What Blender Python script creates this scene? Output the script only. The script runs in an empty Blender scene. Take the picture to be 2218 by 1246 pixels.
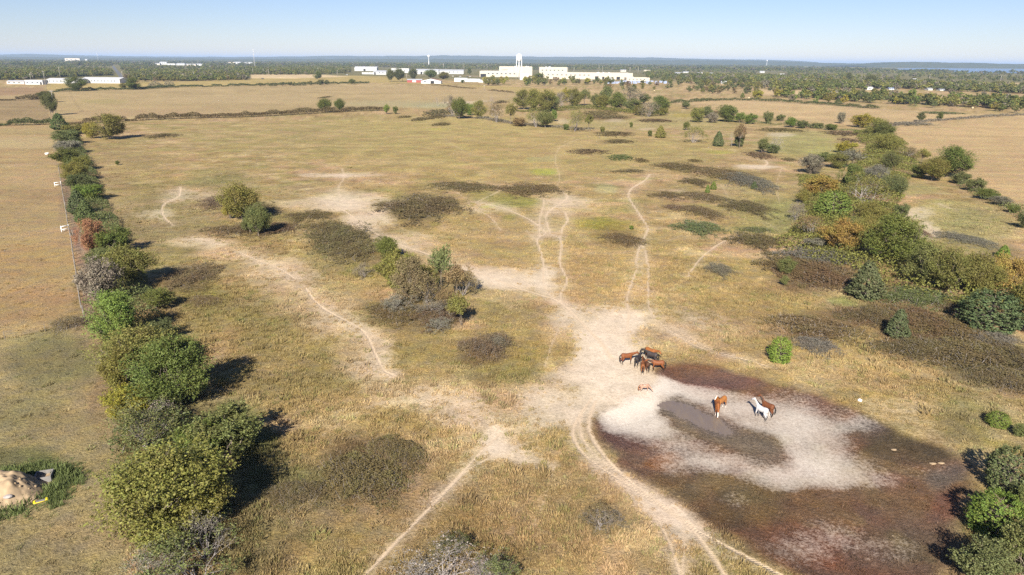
import bpy, bmesh, math
import numpy as np
from mathutils import Matrix, Vector

# ------------------------------------------------------------------ camera, sky, sun, exposure
scn = bpy.context.scene
COL = scn.collection
W, H, F = 2218.0, 1246.0, 1500.0
CAM_H = 36.0
PITCH = math.atan(492.0 / F)
ROLL = math.radians(0.48)
Rm = Matrix.Rotation(math.pi / 2 - PITCH, 3, 'X') @ Matrix.Rotation(ROLL, 3, 'Z')
R = np.array(Rm)
CAMP = np.array([0.0, 0.0, CAM_H])
cd = bpy.data.cameras.new('camera')
cd.sensor_width = 36.0
cd.lens = F / W * 36.0
cd.clip_start = 0.5
cd.clip_end = 120000
cam = bpy.data.objects.new('camera', cd)
COL.objects.link(cam)
cam.matrix_world = Matrix.Translation((0, 0, CAM_H)) @ Rm.to_4x4()
scn.camera = cam

SUN_EL, SUN_AZ = math.radians(33), math.radians(180 + 11)      # compass style: 0 = +Y, clockwise
world = bpy.data.worlds.new('World')
scn.world = world
world.use_nodes = True
wn = world.node_tree
bg = wn.nodes['Background']
sky = wn.nodes.new('ShaderNodeTexSky')
sky.sky_type = 'NISHITA'
sky.sun_disc = False
sky.sun_elevation = SUN_EL
sky.sun_rotation = SUN_AZ
sky.altitude = 180
sky.air_density = 1.0
sky.dust_density = 0.0
sky.ozone_density = 3.0
tintn = wn.nodes.new('ShaderNodeVectorMath'); tintn.operation = 'MULTIPLY'
tintn.inputs[1].default_value = (0.74, 0.76, 0.97)
wn.links.new(sky.outputs[0], tintn.inputs[0]); wn.links.new(tintn.outputs[0], bg.inputs['Color'])
bg.inputs['Strength'].default_value = 0.05
world.cycles.sampling_method = 'NONE'
sd = bpy.data.lights.new('sun', 'SUN')
sd.energy = 5.0
sd.angle = math.radians(0.53)
sd.color = (1.0, 0.93, 0.82)
sun = bpy.data.objects.new('sun', sd)
COL.objects.link(sun)
to_sun = Vector((math.sin(SUN_AZ) * math.cos(SUN_EL), math.cos(SUN_AZ) * math.cos(SUN_EL), math.sin(SUN_EL)))
sun.rotation_euler = to_sun.to_track_quat('Z', 'Y').to_euler()
sun.location = (0, -50, 120)
vs = scn.view_settings
vs.view_transform = 'Standard'
vs.look = 'None'
vs.exposure = 1.2
vs.gamma = 1.0
vs.use_curve_mapping = False
scn.cycles.use_denoising = False
scn.cycles.max_bounces = 6
scn.cycles.diffuse_bounces = 3
scn.cycles.volume_bounces = 0
scn.cycles.transparent_max_bounces = 4

# ------------------------------------------------------------------ photo pixel <-> ground helpers
def px2g(u, v, z=0.0):
    u = np.asarray(u, float); v = np.asarray(v, float)
    d = np.stack([(u - W / 2) / F, -(v - H / 2) / F, -np.ones_like(u)], -1) @ R.T
    dz = np.minimum(d[..., 2], -1e-3)
    t = (z - CAM_H) / dz
    return CAMP[:2] + d[..., :2] * t[..., None]

def w2px(x, y, z=0.0):
    p = np.stack([x, y, np.zeros_like(x) + z - CAM_H], -1) @ R
    dep = np.maximum(-p[..., 2], 1e-3)
    return W / 2 + F * p[..., 0] / dep, H / 2 - F * p[..., 1] / dep

def depth_of(x, y, z=0.0):
    return -float((np.array([x, y, z - CAM_H]) @ R)[2])

def z_for(x, y, vtop):
    a = np.array([x, y, -CAM_H]) @ R
    b = np.array([0, 0, 1.0]) @ R
    q = -(vtop - H / 2) / F
    return float(-(a[1] + q * a[2]) / (b[1] + q * b[2]))

def hashn(ix, iy, seed):
    n = (ix.astype(np.int64) * 374761393 + iy.astype(np.int64) * 668265263 + seed * 1274126177) & 0x7fffffff
    n = (n ^ (n >> 13)) * 1274126177 & 0x7fffffff
    return ((n ^ (n >> 16)) & 0xffff) / 65535.0

def vnoise(x, y, seed=0):
    x = np.asarray(x, float); y = np.asarray(y, float)
    ix = np.floor(x); iy = np.floor(y)
    fx = x - ix; fy = y - iy
    fx = fx * fx * (3 - 2 * fx); fy = fy * fy * (3 - 2 * fy)
    a = hashn(ix, iy, seed); b = hashn(ix + 1, iy, seed)
    c = hashn(ix, iy + 1, seed); d = hashn(ix + 1, iy + 1, seed)
    return (a * (1 - fx) + b * fx) * (1 - fy) + (c * (1 - fx) + d * fx) * fy

def fbm(x, y, seed=0, oct=4):
    s = 0; a = 0.5; t = 0
    for k in range(oct):
        s = s + a * vnoise(x * 2 ** k + 17 * k, y * 2 ** k - 11 * k, seed + k); t += a; a *= 0.5
    return s / t

def sstep(a, b, x):
    t = np.clip((x - a) / (b - a), 0, 1)
    return t * t * (3 - 2 * t)

def lin(c):
    c = np.asarray(c, float) / 255.0
    return np.where(c <= 0.04045, c / 12.92, ((c + 0.055) / 1.055) ** 2.4)

KLIT = 1.75
def C(r, g, b, k=1.0):
    return lin((r, g, b)) / KLIT * k

def poly_sd(u, v, pts):
    """signed distance (negative inside) to a polygon"""
    pts = np.asarray(pts, float)
    d = np.full(u.shape, 1e18); ins = np.zeros(u.shape, bool)
    n = len(pts)
    for i in range(n):
        a = pts[i]; b = pts[(i + 1) % n]
        e = b - a
        t = np.clip(((u - a[0]) * e[0] + (v - a[1]) * e[1]) / max(e @ e, 1e-9), 0, 1)
        d = np.minimum(d, (u - a[0] - t * e[0]) ** 2 + (v - a[1] - t * e[1]) ** 2)
        c = ((a[1] > v) != (b[1] > v))
        with np.errstate(divide='ignore', invalid='ignore'):
            xx = a[0] + (v - a[1]) / (b[1] - a[1] if b[1] != a[1] else 1e-9) * e[0]
        ins ^= c & (u < xx)
    d = np.sqrt(d)
    return np.where(ins, -d, d)

def line_d(x, y, pts):
    pts = np.asarray(pts, float)
    d = np.full(x.shape, 1e9)
    for i in range(len(pts) - 1):
        a = pts[i]; b = pts[i + 1]; e = b - a
        m = 6 + abs(e).max() * 0
        lo = np.minimum(a, b) - m; hi = np.maximum(a, b) + m
        k = (x > lo[0]) & (x < hi[0]) & (y > lo[1]) & (y < hi[1])
        if not k.any(): continue
        xx = x[k]; yy = y[k]
        t = np.clip(((xx - a[0]) * e[0] + (yy - a[1]) * e[1]) / max(e @ e, 1e-9), 0, 1)
        d[k] = np.minimum(d[k], np.hypot(xx - a[0] - t * e[0], yy - a[1] - t * e[1]))
    return d

def smooth_line(pts, n=4):
    """Catmull-Rom through ground points"""
    p = np.asarray(pts, float)
    if len(p) < 3: return p
    q = np.vstack([2 * p[0] - p[1], p, 2 * p[-1] - p[-2]])
    out = []
    for i in range(1, len(q) - 2):
        for t in np.arange(n) / n:
            out.append(0.5 * (2 * q[i] + (q[i + 1] - q[i - 1]) * t + (2 * q[i - 1] - 5 * q[i] + 4 * q[i + 1] - q[i + 2]) * t * t
                              + (3 * q[i] - q[i - 1] - 3 * q[i + 1] + q[i + 2]) * t ** 3))
    out.append(p[-1])
    return np.array(out)

# ------------------------------------------------------------------ mesh / object helpers
def mesh_from(name, verts, faces, mat=None, smooth=False):
    """faces: (N,k) int array"""
    me = bpy.data.meshes.new(name)
    verts = np.asarray(verts, np.float32); faces = np.asarray(faces, np.int32)
    n, k = faces.shape
    me.vertices.add(len(verts)); me.vertices.foreach_set('co', verts.ravel())
    me.loops.add(n * k); me.loops.foreach_set('vertex_index', faces.ravel())
    me.polygons.add(n)
    me.polygons.foreach_set('loop_start', np.arange(0, n * k, k, dtype=np.int32))
    if smooth: me.polygons.foreach_set('use_smooth', np.ones(n, bool))
    me.update(calc_edges=True)
    if mat: me.materials.append(mat)
    return me

def fattr(me, name, data):
    a = me.attributes.new(name, 'FLOAT', 'POINT')
    a.data.foreach_set('value', np.asarray(data, np.float32).ravel())

def cattr(me, name, data):
    a = me.attributes.new(name, 'FLOAT_COLOR', 'POINT')
    d = np.ones((len(data), 4), np.float32); d[:, :data.shape[1]] = data
    a.data.foreach_set('color', d.ravel())

def tag(o, label=None, cat=None, group=None, kind=None):
    if label: o['label'] = label
    if cat: o['category'] = cat
    if group: o['group'] = group
    if kind: o['kind'] = kind
    return o

def link(name, data, parent=None, loc=None):
    o = bpy.data.objects.new(name, data)
    COL.objects.link(o)
    if parent: o.parent = parent
    if loc is not None: o.location = loc
    return o

class MB:
    """collects boxes / tubes into one mesh"""
    def __init__(s): s.v = []; s.f = []; s.n = 0
    def add(s, v, f):
        s.v.extend([tuple(p) for p in v]); s.f.extend([tuple(i + s.n for i in q) for q in f]); s.n += len(v)
    def box(s, x0, x1, y0, y1, z0, z1):
        v = [(x, y, z) for z in (z0, z1) for y in (y0, y1) for x in (x0, x1)]
        s.add(v, [(0, 2, 3, 1), (4, 5, 7, 6), (0, 1, 5, 4), (2, 6, 7, 3), (0, 4, 6, 2), (1, 3, 7, 5)]); return s
    def tube(s, p0, p1, r0, r1=None, n=8, cap=True):
        r1 = r0 if r1 is None else r1
        p0 = Vector(p0); p1 = Vector(p1); d = (p1 - p0).normalized()
        a = d.orthogonal().normalized(); b = d.cross(a)
        ring = [[p + (a * math.cos(t * 2 * math.pi / n) + b * math.sin(t * 2 * math.pi / n)) * r for t in range(n)] for p, r in ((p0, r0), (p1, r1))]
        f = [(i, (i + 1) % n, n + (i + 1) % n, n + i) for i in range(n)]
        if cap: f += [tuple(range(n - 1, -1, -1)), tuple(range(n, 2 * n))]
        s.add(ring[0] + ring[1], f); return s
    def lathe(s, prof, n=16, c=(0, 0)):
        v = [(c[0] + r * math.cos(2 * math.pi * i / n), c[1] + r * math.sin(2 * math.pi * i / n), z) for r, z in prof for i in range(n)]
        f = [(k * n + i, k * n + (i + 1) % n, (k + 1) * n + (i + 1) % n, (k + 1) * n + i) for k in range(len(prof) - 1) for i in range(n)]
        s.add(v, f); return s
    def build(s, name, mat, parent=None, smooth=False, loc=None):
        me = bpy.data.meshes.new(name); me.from_pydata(s.v, [], s.f); me.update()
        if smooth: me.polygons.foreach_set('use_smooth', [True] * len(me.polygons))
        if mat: me.materials.append(mat)
        return link(name, me, parent, loc)

# ------------------------------------------------------------------ materials
def mat_new(name):
    m = bpy.data.materials.new(name); m.use_nodes = True
    nt = m.node_tree
    return m, nt, nt.nodes, nt.links, nt.nodes['Principled BSDF']

def simple_mat(name, col, rough=0.7, var=0.12, scale=1.5, metal=0.0, spec=0.3):
    m, nt, N, L, b = mat_new(name)
    tc = N.new('ShaderNodeTexCoord'); no = N.new('ShaderNodeTexNoise')
    no.inputs['Scale'].default_value = scale; no.inputs['Detail'].default_value = 4
    mr = N.new('ShaderNodeMapRange'); mr.inputs['To Min'].default_value = 1 - var; mr.inputs['To Max'].default_value = 1 + var
    mr.inputs['From Min'].default_value = 0.3; mr.inputs['From Max'].default_value = 0.7
    mx = N.new('ShaderNodeVectorMath'); mx.operation = 'SCALE'
    mx.inputs[0].default_value = tuple(col)
    L.new(tc.outputs['Object'], no.inputs['Vector']); L.new(no.outputs['Fac'], mr.inputs['Value'])
    L.new(mr.outputs[0], mx.inputs['Scale']); L.new(mx.outputs[0], b.inputs['Base Color'])
    b.inputs['Roughness'].default_value = rough; b.inputs['Metallic'].default_value = metal
    b.inputs['Specular IOR Level'].default_value = spec
    return m

def leaf_mat(name, rough=0.6, transl=0.25, vlo=0.6, vhi=1.45, hue=(-0.045, 0.012), instancer=False):
    """colour comes from the object's own colour, varied leaf by leaf"""
    m, nt, N, L, b = mat_new(name)
    N.remove(b)
    out = N['Material Output']
    if instancer:
        src = N.new('ShaderNodeAttribute'); src.attribute_type = 'INSTANCER'; src.attribute_name = 'tcol'; csock = src.outputs['Color']
    else:
        src = N.new('ShaderNodeObjectInfo'); csock = src.outputs['Color']
    sh = N.new('ShaderNodeAttribute'); sh.attribute_name = 'shade'
    ti = N.new('ShaderNodeAttribute'); ti.attribute_name = 'tint'
    mr = N.new('ShaderNodeMapRange'); mr.inputs['To Min'].default_value = vlo; mr.inputs['To Max'].default_value = vhi
    L.new(sh.outputs['Fac'], mr.inputs['Value'])
    mh = N.new('ShaderNodeMapRange'); mh.inputs['To Min'].default_value = 0.5 + hue[0]; mh.inputs['To Max'].default_value = 0.5 + hue[1]
    L.new(ti.outputs['Fac'], mh.inputs['Value'])
    hs = N.new('ShaderNodeHueSaturation')
    L.new(csock, hs.inputs['Color']); L.new(mh.outputs[0], hs.inputs['Hue']); L.new(mr.outputs[0], hs.inputs['Value'])
    d = N.new('ShaderNodeBsdfDiffuse'); t = N.new('ShaderNodeBsdfTranslucent'); mx = N.new('ShaderNodeMixShader')
    L.new(hs.outputs[0], d.inputs['Color']); L.new(hs.outputs[0], t.inputs['Color'])
    mx.inputs[0].default_value = transl
    L.new(d.outputs[0], mx.inputs[1]); L.new(t.outputs[0], mx.inputs[2])
    g = N.new('ShaderNodeBsdfGlossy'); g.inputs['Roughness'].default_value = rough; g.inputs['Color'].default_value = (1, 1, 1, 1)
    m2 = N.new('ShaderNodeMixShader'); m2.inputs[0].default_value = 0.012
    L.new(mx.outputs[0], m2.inputs[1]); L.new(g.outputs[0], m2.inputs[2])
    L.new(m2.outputs[0], out.inputs['Surface'])
    return m

M_LEAF = leaf_mat('leaf')
M_CEDAR = leaf_mat('cedar_leaf', transl=0.15, hue=(-0.03, 0.005))
M_BRAMBLE = leaf_mat('bramble_leaf', transl=0.1, vlo=0.5, vhi=1.6, hue=(-0.006, 0.022))
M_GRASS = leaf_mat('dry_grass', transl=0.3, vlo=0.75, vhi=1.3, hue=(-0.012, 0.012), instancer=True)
M_FAR = leaf_mat('far_leaf', transl=0.2, instancer=True)
M_BARK = simple_mat('bark', (0.16, 0.13, 0.10), 0.9, 0.3, 6)
M_TWIG = simple_mat('grey_twigs', (0.27, 0.24, 0.22), 0.9, 0.25, 6)

# ------------------------------------------------------------------ ground layout, authored in photo pixels and laid on the ground
POND = [(1440, 800), (1482, 788), (1560, 800), (1650, 820), (1750, 850), (1830, 875), (1900, 905), (1980, 945), (2050, 985), (2100, 1010), (2112, 1060),
        (2090, 1120), (2075, 1180), (2030, 1290), (1900, 1340), (1770, 1262), (1640, 1190), (1540, 1130), (1430, 1055), (1350, 1003), (1300, 955), (1282, 905), (1330, 880), (1400, 850)]
MUD = [(1418, 864), (1438, 857), (1462, 855), (1482, 864), (1510, 872), (1545, 885), (1580, 900), (1620, 918), (1660, 940), (1684, 962), (1696, 980), (1680, 988), (1652, 986),
       (1600, 976), (1545, 952), (1505, 928), (1470, 908), (1440, 888), (1424, 874)]
PUDDLE = [(1428, 866), (1446, 861), (1464, 862), (1484, 869), (1510, 878), (1536, 888), (1560, 900), (1580, 914), (1590, 928), (1576, 934), (1552, 930), (1528, 924), (1505, 914), (1480, 900), (1456, 886), (1440, 876)]
PATHS = [  # (width m, strength, points)
    (0.95, 1.0, [(745, 455), (790, 490), (830, 515), (880, 535), (930, 553), (985, 578), (1040, 592), (1100, 617), (1160, 637), (1215, 657), (1260, 700), (1300, 740), (1325, 775)]),
    (0.55, 0.9, [(985, 578), (1045, 602), (1088, 628)]),
    (0.6, 1.0, [(1215, 658), (1184, 632), (1177, 598), (1177, 572), (1168, 538), (1163, 525), (1168, 514), (1181, 505), (1162, 487), (1136, 471), (1092, 453), (1050, 442)]),
    (0.65, 1.0, [(1215, 658), (1215, 636), (1228, 610), (1223, 595), (1212, 569), (1215, 544), (1214, 519), (1193, 506), (1184, 481), (1188, 459), (1228, 430), (1218, 414)]),
    (0.55, 0.95, [(1214, 519), (1217, 497), (1229, 478), (1223, 459)]),
    (0.5, 0.8, [(1168, 514), (1168, 480), (1178, 440), (1172, 425)]),
    (0.65, 0.95, [(1358, 710), (1362, 680), (1358, 650), (1365, 620), (1380, 580), (1378, 568), (1385, 537), (1401, 503), (1402, 491), (1380, 458), (1362, 428), (1369, 408), (1396, 392), (1408, 378)]),
    (0.6, 0.85, [(1394, 534), (1403, 575), (1404, 640), (1412, 680), (1450, 715), (1500, 745), (1550, 765), (1600, 775), (1660, 792)]),
    (0.55, 0.85, [(1490, 600), (1502, 580), (1529, 550), (1561, 528), (1585, 515)]),
    (0.6, 1.0, [(420, 516), (448, 521), (475, 530)]),
    (0.75, 1.0, [(515, 546), (560, 565), (600, 580), (637, 603)]),
    (0.75, 1.0, [(660, 622), (690, 660), (730, 685), (765, 703), (795, 728), (812, 765), (830, 800), (850, 812)]),
    (0.5, 0.7, [(765, 703), (800, 722), (845, 745)]),
    (0.7, 0.9, [(390, 405), (387, 425), (357, 440), (352, 465), (375, 490)]),
    (0.55, 1.0, [(790, 1250), (870, 1165), (960, 1070), (1030, 992), (1060, 962), (1088, 935)]),
    (0.5, 0.7, [(930, 1090), (1010, 1022), (1050, 998), (1085, 985), (1130, 990)]),
    (0.6, 1.0, [(1282, 860), (1250, 910), (1241, 945), (1262, 982), (1300, 1012), (1370, 1056), (1425, 1092), (1480, 1130), (1550, 1172), (1640, 1218), (1720, 1262)]),
    (0.75, 1.0, [(1290, 868), (1275, 915), (1284, 950), (1312, 992), (1350, 1030), (1410, 1075), (1480, 1122), (1500, 1138)]),
    (0.5, 0.9, [(1262, 895), (1256, 930), (1272, 968), (1320, 1012), (1385, 1056)]),
    (0.5, 1.0, [(1370, 1056), (1420, 1118), (1450, 1178), (1478, 1262)]),
    (0.45, 0.8, [(1480, 1130), (1482, 1180), (1478, 1250)]),
    (0.8, 1.0, [(1425, 1092), (1490, 1138), (1530, 1188), (1580, 1262)]),
    (0.8, 0.9, [(1950, 452), (1985, 470), (2012, 488), (2026, 515)]),
    (0.7, 0.9, [(2032, 441), (2062, 453)]),
    (0.45, 0.65, [(1240, 668), (1218, 700), (1196, 745), (1180, 795)]),
    (0.4, 0.6, [(1200, 1010), (1190, 1050), (1160, 1140)]),
    (1.1, 1.0, [(1610, 357), (1645, 363), (1662, 355), (1658, 347)]), (0.9, 0.8, [(1600, 360), (1660, 362), (1690, 361)]),
    (0.6, 0.7, [(690, 452), (745, 455), (760, 440), (738, 428), (733, 405), (745, 385), (740, 365)]),
    (0.5, 0.7, [(1030, 455), (1060, 470), (1085, 500)]), (0.45, 0.6, [(1140, 500), (1160, 520)]),
    (0.5, 0.7, [(1085, 412), (1060, 425), (1030, 440)]),
    (0.6, 0.8, [(800, 470), (830, 452), (860, 438)]), (0.5, 0.7, [(755, 470), (790, 500)]),
    (0.5, 0.55, [(820, 470), (870, 495), (920, 510)]),
    (0.4, 0.5, [(900, 395), (960, 400), (1010, 430)]), (0.4, 0.5, [(1258, 300), (1215, 318), (1203, 345), (1212, 385), (1200, 420)]), (0.4, 0.5, [(1560, 400), (1590, 440), (1640, 470), (1690, 500)]), (0.4, 0.5, [(1695, 360), (1682, 400), (1690, 440)]),
    (0.4, 0.5, [(1440, 525), (1500, 500), (1560, 470)]), (0.4, 0.45, [(1380, 620), (1440, 640), (1500, 690)]), (0.45, 0.5, [(1060, 650), (1130, 672), (1205, 690)]), (0.4, 0.45, [(640, 560), (700, 600), (760, 620)]), (0.45, 0.45, [(960, 300), (1010, 330), (1080, 352)]),
    (0.45, 0.5, [(1120, 830), (1190, 850), (1250, 860)]), (0.45, 0.5, [(850, 812), (900, 790), (960, 785)]), (0.4, 0.5, [(700, 940), (780, 890), (840, 870), (930, 865)]), (0.4, 0.5, [(560, 330), (640, 350), (720, 362)]),
    (0.45, 0.6, [(1262, 700), (1310, 705), (1362, 690)]), (0.5, 0.7, [(1470, 712), (1530, 752), (1590, 770)]),
]
PATHS_W = [(w, s, smooth_line(px2g([p[0] for p in pts], [p[1] for p in pts]))) for w, s, pts in PATHS]
DIRT = [  # soft worn ground: (u, v, ru, rv, strength)
    (1320, 790, 85, 55, 1.05), (1370, 845, 95, 55, 1.15), (1300, 745, 50, 45, 1.0), (1225, 870, 70, 42, .6), (1270, 690, 60, 26, .6), (1345, 690, 60, 22, .66), (1360, 710, 26, 26, .8),
    (1175, 880, 60, 40, .58), (1235, 805, 50, 20, .7), (1065, 950, 36, 30, .85), (1110, 975, 55, 22, .66), (1160, 1000, 50, 16, .5), (1000, 900, 70, 30, .36), (930, 860, 110, 28, .3), (1180, 612, 26, 26, .75), (1150, 600, 60, 18, .5),
    (765, 435, 75, 20, .66), (700, 440, 100, 14, .5), (800, 475, 50, 22, .6), (870, 525, 70, 22, .36), (1040, 590, 60, 18, .6), (1105, 612, 70, 16, .7), (730, 700, 80, 40, .36), (620, 600, 80, 28, .36), (560, 560, 80, 16, .3),
    (820, 790, 50, 45, .4), (700, 380, 60, 5, .6), (770, 378, 60, 5, .5), (330, 465, 50, 10, .4), (430, 425, 90, 14, .42), (430, 525, 70, 14, .48), (1300, 1020, 40, 30, .22), (1420, 1090, 40, 30, .28), (1500, 1140, 50, 35, .5), (1480, 1110, 70, 30, .4),
    (1630, 362, 40, 5, .7), (1230, 440, 45, 12, .4), (1060, 448, 60, 12, .38), (1990, 460, 40, 12, .6), (2015, 500, 25, 20, .5), (1860, 330, 0.1, 0.1, 0), (1690, 292, 30, 5, .6), (1080, 940, 120, 70, .3), (1420, 700, 120, 40, .28), 
    (1160, 262, 16, 6, .5), (1330, 262, 26, 4, .5), (1220, 263, 15, 6, .5), (1110, 238, 20, 5, .4), (1000, 222, 45, 2, .8), (1048, 219, 25, 1.5, .7), (1400, 280, 20, 4, .4), (1300, 398, 30, 4, .3), (1460, 412, 30, 5, .4), (1240, 445, 80, 20, .3),
    (1550, 700, 60, 20, .25), (1940, 885, 90, 30, .3), (2000, 930, 60, 20, .3), (1900, 620, 12, 18, .5), (1800, 660, 60, 10, .25), (870, 350, 120, 8, .2), (650, 410, 90, 10, .25), (970, 850, 60, 30, .3), (1060, 600, 40, 20, .3),
]
TINT = [  # colour patches of the vegetation: (u, v, ru, rv, rgb, strength)
    (1100, 330, 420, 60, (168, 146, 82), .6), (700, 300, 320, 40, (156, 140, 80), .5), (1000, 270, 300, 20, (168, 150, 84), .6), (330, 480, 160, 70, (138, 126, 80), .6), (250, 360, 120, 60, (150, 130, 80), .5),
    (480, 390, 90, 25, (130, 124, 74), .5), (1300, 620, 180, 90, (178, 146, 92), .6), (1150, 500, 220, 80, (172, 146, 90), .55), (1060, 425, 60, 16, (136, 128, 52), .7), (1120, 438, 55, 14, (140, 136, 56), .8),
    (1180, 372, 30, 8, (160, 160, 60), .8), (1300, 485, 60, 14, (150, 140, 40), .75), (1330, 510, 50, 25, (140, 118, 62), .7), (905, 450, 90, 30, (110, 96, 60), .8), (760, 530, 100, 50, (118, 100, 56), .8),
    (640, 480, 80, 40, (136, 122, 72), .6), (700, 570, 90, 30, (150, 136, 82), .6), (790, 590, 40, 20, (140, 132, 60), .6), (900, 760, 160, 60, (158, 132, 76), .6), (1130, 740, 120, 60, (160, 134, 76), .6), (650, 800, 160, 110, (150, 130, 74), .6),
    (440, 640, 60, 40, (140, 132, 50), .6), (430, 660, 90, 60, (140, 126, 66), .5), (410, 600, 60, 34, (112, 92, 62), .7), (560, 700, 60, 60, (150, 134, 74), .5), (640, 1100, 140, 100, (128, 116, 68), .6), (900, 1180, 200, 80, (150, 124, 72), .6),
    (520, 1180, 100, 80, (112, 106, 60), .6), (1250, 1130, 120, 90, (160, 132, 80), .5), (1100, 1130, 160, 80, (152, 128, 74), .5), (1300, 1120, 70, 40, (130, 108, 70), .5), (1150, 760, 40, 25, (150, 126, 60), .5), (1450, 330, 160, 30, (164, 146, 84), .5),
    (1650, 430, 110, 40, (158, 142, 86), .6), (1660, 480, 80, 50, (146, 138, 78), .6), (1700, 470, 50, 40, (140, 140, 80), .6), (1780, 420, 60, 50, (130, 122, 74), .5), (1730, 310, 90, 30, (152, 148, 84), .7), (1800, 330, 60, 20, (158, 154, 80), .6), (1620, 640, 140, 70, (170, 140, 84), .55),
    (1750, 600, 90, 40, (104, 80, 58), .8), (1850, 690, 130, 30, (112, 84, 60), .75), (1950, 640, 100, 40, (118, 98, 62), .7), (2050, 750, 140, 50, (92, 76, 52), .9), (1770, 718, 90, 22, (96, 72, 50), .85), (2150, 800, 90, 50, (86, 78, 52), .9), (2000, 720, 100, 40, (128, 98, 68), .6),
    (1830, 655, 40, 12, (128, 132, 66), .7), (1930, 800, 150, 40, (168, 140, 88), .6), (1800, 790, 120, 40, (176, 150, 96), .6), (2100, 900, 70, 60, (142, 130, 80), .6), (2040, 470, 90, 40, (160, 150, 90), .8), (2120, 500, 80, 60, (152, 144, 88), .7), (1990, 410, 40, 16, (150, 144, 84), .6),
    (2170, 560, 60, 30, (130, 110, 80), .6), (1500, 260, 120, 20, (158, 146, 88), .6), (1350, 270, 90, 14, (162, 148, 92), .6), (1300, 255, 80, 6, (118, 92, 56), .7), (1420, 260, 30, 4, (112, 84, 56), .6), (1480, 250, 25, 5, (170, 150, 50), .6), (1560, 330, 30, 5, (160, 152, 60), .7),
    (1180, 345, 40, 6, (150, 146, 96), .5), (1310, 410, 25, 10, (166, 158, 110), .6), (950, 280, 18, 2, (160, 152, 50), .7), (1060, 445, 18, 6, (152, 146, 50), .8), (930, 487, 16, 6, (154, 140, 58), .7), (1110, 470, 18, 7, (140, 134, 62), .7), (1340, 290, 30, 5, (110, 84, 54), .6), (1320, 307, 30, 5, (110, 88, 54), .5),
    (600, 585, 90, 30, (194, 166, 122), 0.7), (700, 670, 90, 50, (194, 166, 122), 0.65), (790, 760, 60, 60, (194, 166, 122), 0.65), (640, 640, 60, 40, (194, 166, 122), 0.5), (830, 810, 60, 40, (194, 166, 122), 0.65), (930, 855, 130, 32, (194, 166, 122), 0.65), (1010, 905, 80, 36, (194, 166, 122), 0.65), (1075, 950, 70, 45, (194, 166, 122), 0.6), (500, 545, 80, 18, (194, 166, 122), 0.55), (430, 525, 90, 18, (194, 166, 122), 0.5), (880, 530, 80, 22, (194, 166, 122), 0.6), (960, 565, 80, 22, (194, 166, 122), 0.6), (1080, 610, 90, 22, (194, 166, 122), 0.6), (800, 480, 60, 26, (194, 166, 122), 0.6), (1160, 880, 100, 60, (194, 166, 122), 0.6), (1130, 640, 90, 24, (194, 166, 122), 0.5), (700, 445, 110, 16, (194, 166, 122), 0.5), (1290, 700, 120, 50, (194, 166, 122), 0.55), (1450, 730, 120, 30, (194, 166, 122), 0.4), (560, 600, 40, 20, (194, 166, 122), 0.3),
    (120, 780, 120, 70, (120, 118, 72), .7), (60, 900, 90, 60, (132, 124, 76), .5), (40, 1010, 110, 50, (100, 110, 60), .8), (90, 1050, 60, 50, (98, 108, 56), .75), (200, 700, 40, 100, (160, 132, 96), .5), (230, 850, 30, 100, (160, 128, 88), .5), (60, 1180, 150, 70, (154, 136, 90), .6), (170, 640, 14, 60, (140, 126, 82), .7),
    (40, 310, 120, 14, (206, 184, 130), .7), (60, 285, 90, 8, (176, 160, 100), .5), (80, 385, 80, 22, (200, 168, 118), .7), (60, 420, 90, 14, (168, 138, 96), .7), (70, 470, 110, 30, (184, 158, 106), .6), (60, 560, 120, 40, (188, 152, 92), .7), (110, 590, 60, 10, (194, 164, 104), .7), (60, 650, 130, 50, (188, 150, 94), .6), (135, 440, 10, 60, (172, 142, 110), .7),
    (500, 215, 200, 10, (198, 172, 122), .5), (220, 220, 60, 6, (170, 156, 88), .6), (400, 240, 160, 10, (192, 162, 112), .5), (850, 225, 120, 8, (184, 172, 122), .7), (950, 228, 80, 6, (176, 170, 124), .7), (900, 195, 200, 6, (192, 162, 108), .5), (300, 245, 160, 8, (186, 152, 108), .5),
    (820, 640, 60, 16, (172, 140, 98), .6), (860, 655, 40, 10, (176, 138, 104), .6), (1010, 710, 40, 14, (190, 156, 112), .7), (760, 620, 60, 22, (168, 142, 92), .5), (900, 690, 110, 34, (116, 96, 62), .7), (1060, 756, 50, 28, (104, 80, 52), .8),
    (800, 1020, 110, 80, (96, 78, 50), .75), (650, 1060, 70, 40, (106, 106, 62), .6), (560, 1020, 60, 60, (110, 106, 62), .6), (500, 930, 70, 70, (90, 98, 50), .8), (340, 1000, 180, 200, (104, 100, 56), .7), (250, 640, 60, 90, (112, 108, 60), .7), (330, 800, 120, 80, (106, 104, 56), .7), (170, 400, 40, 80, (124, 112, 70), .6),
]
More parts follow.
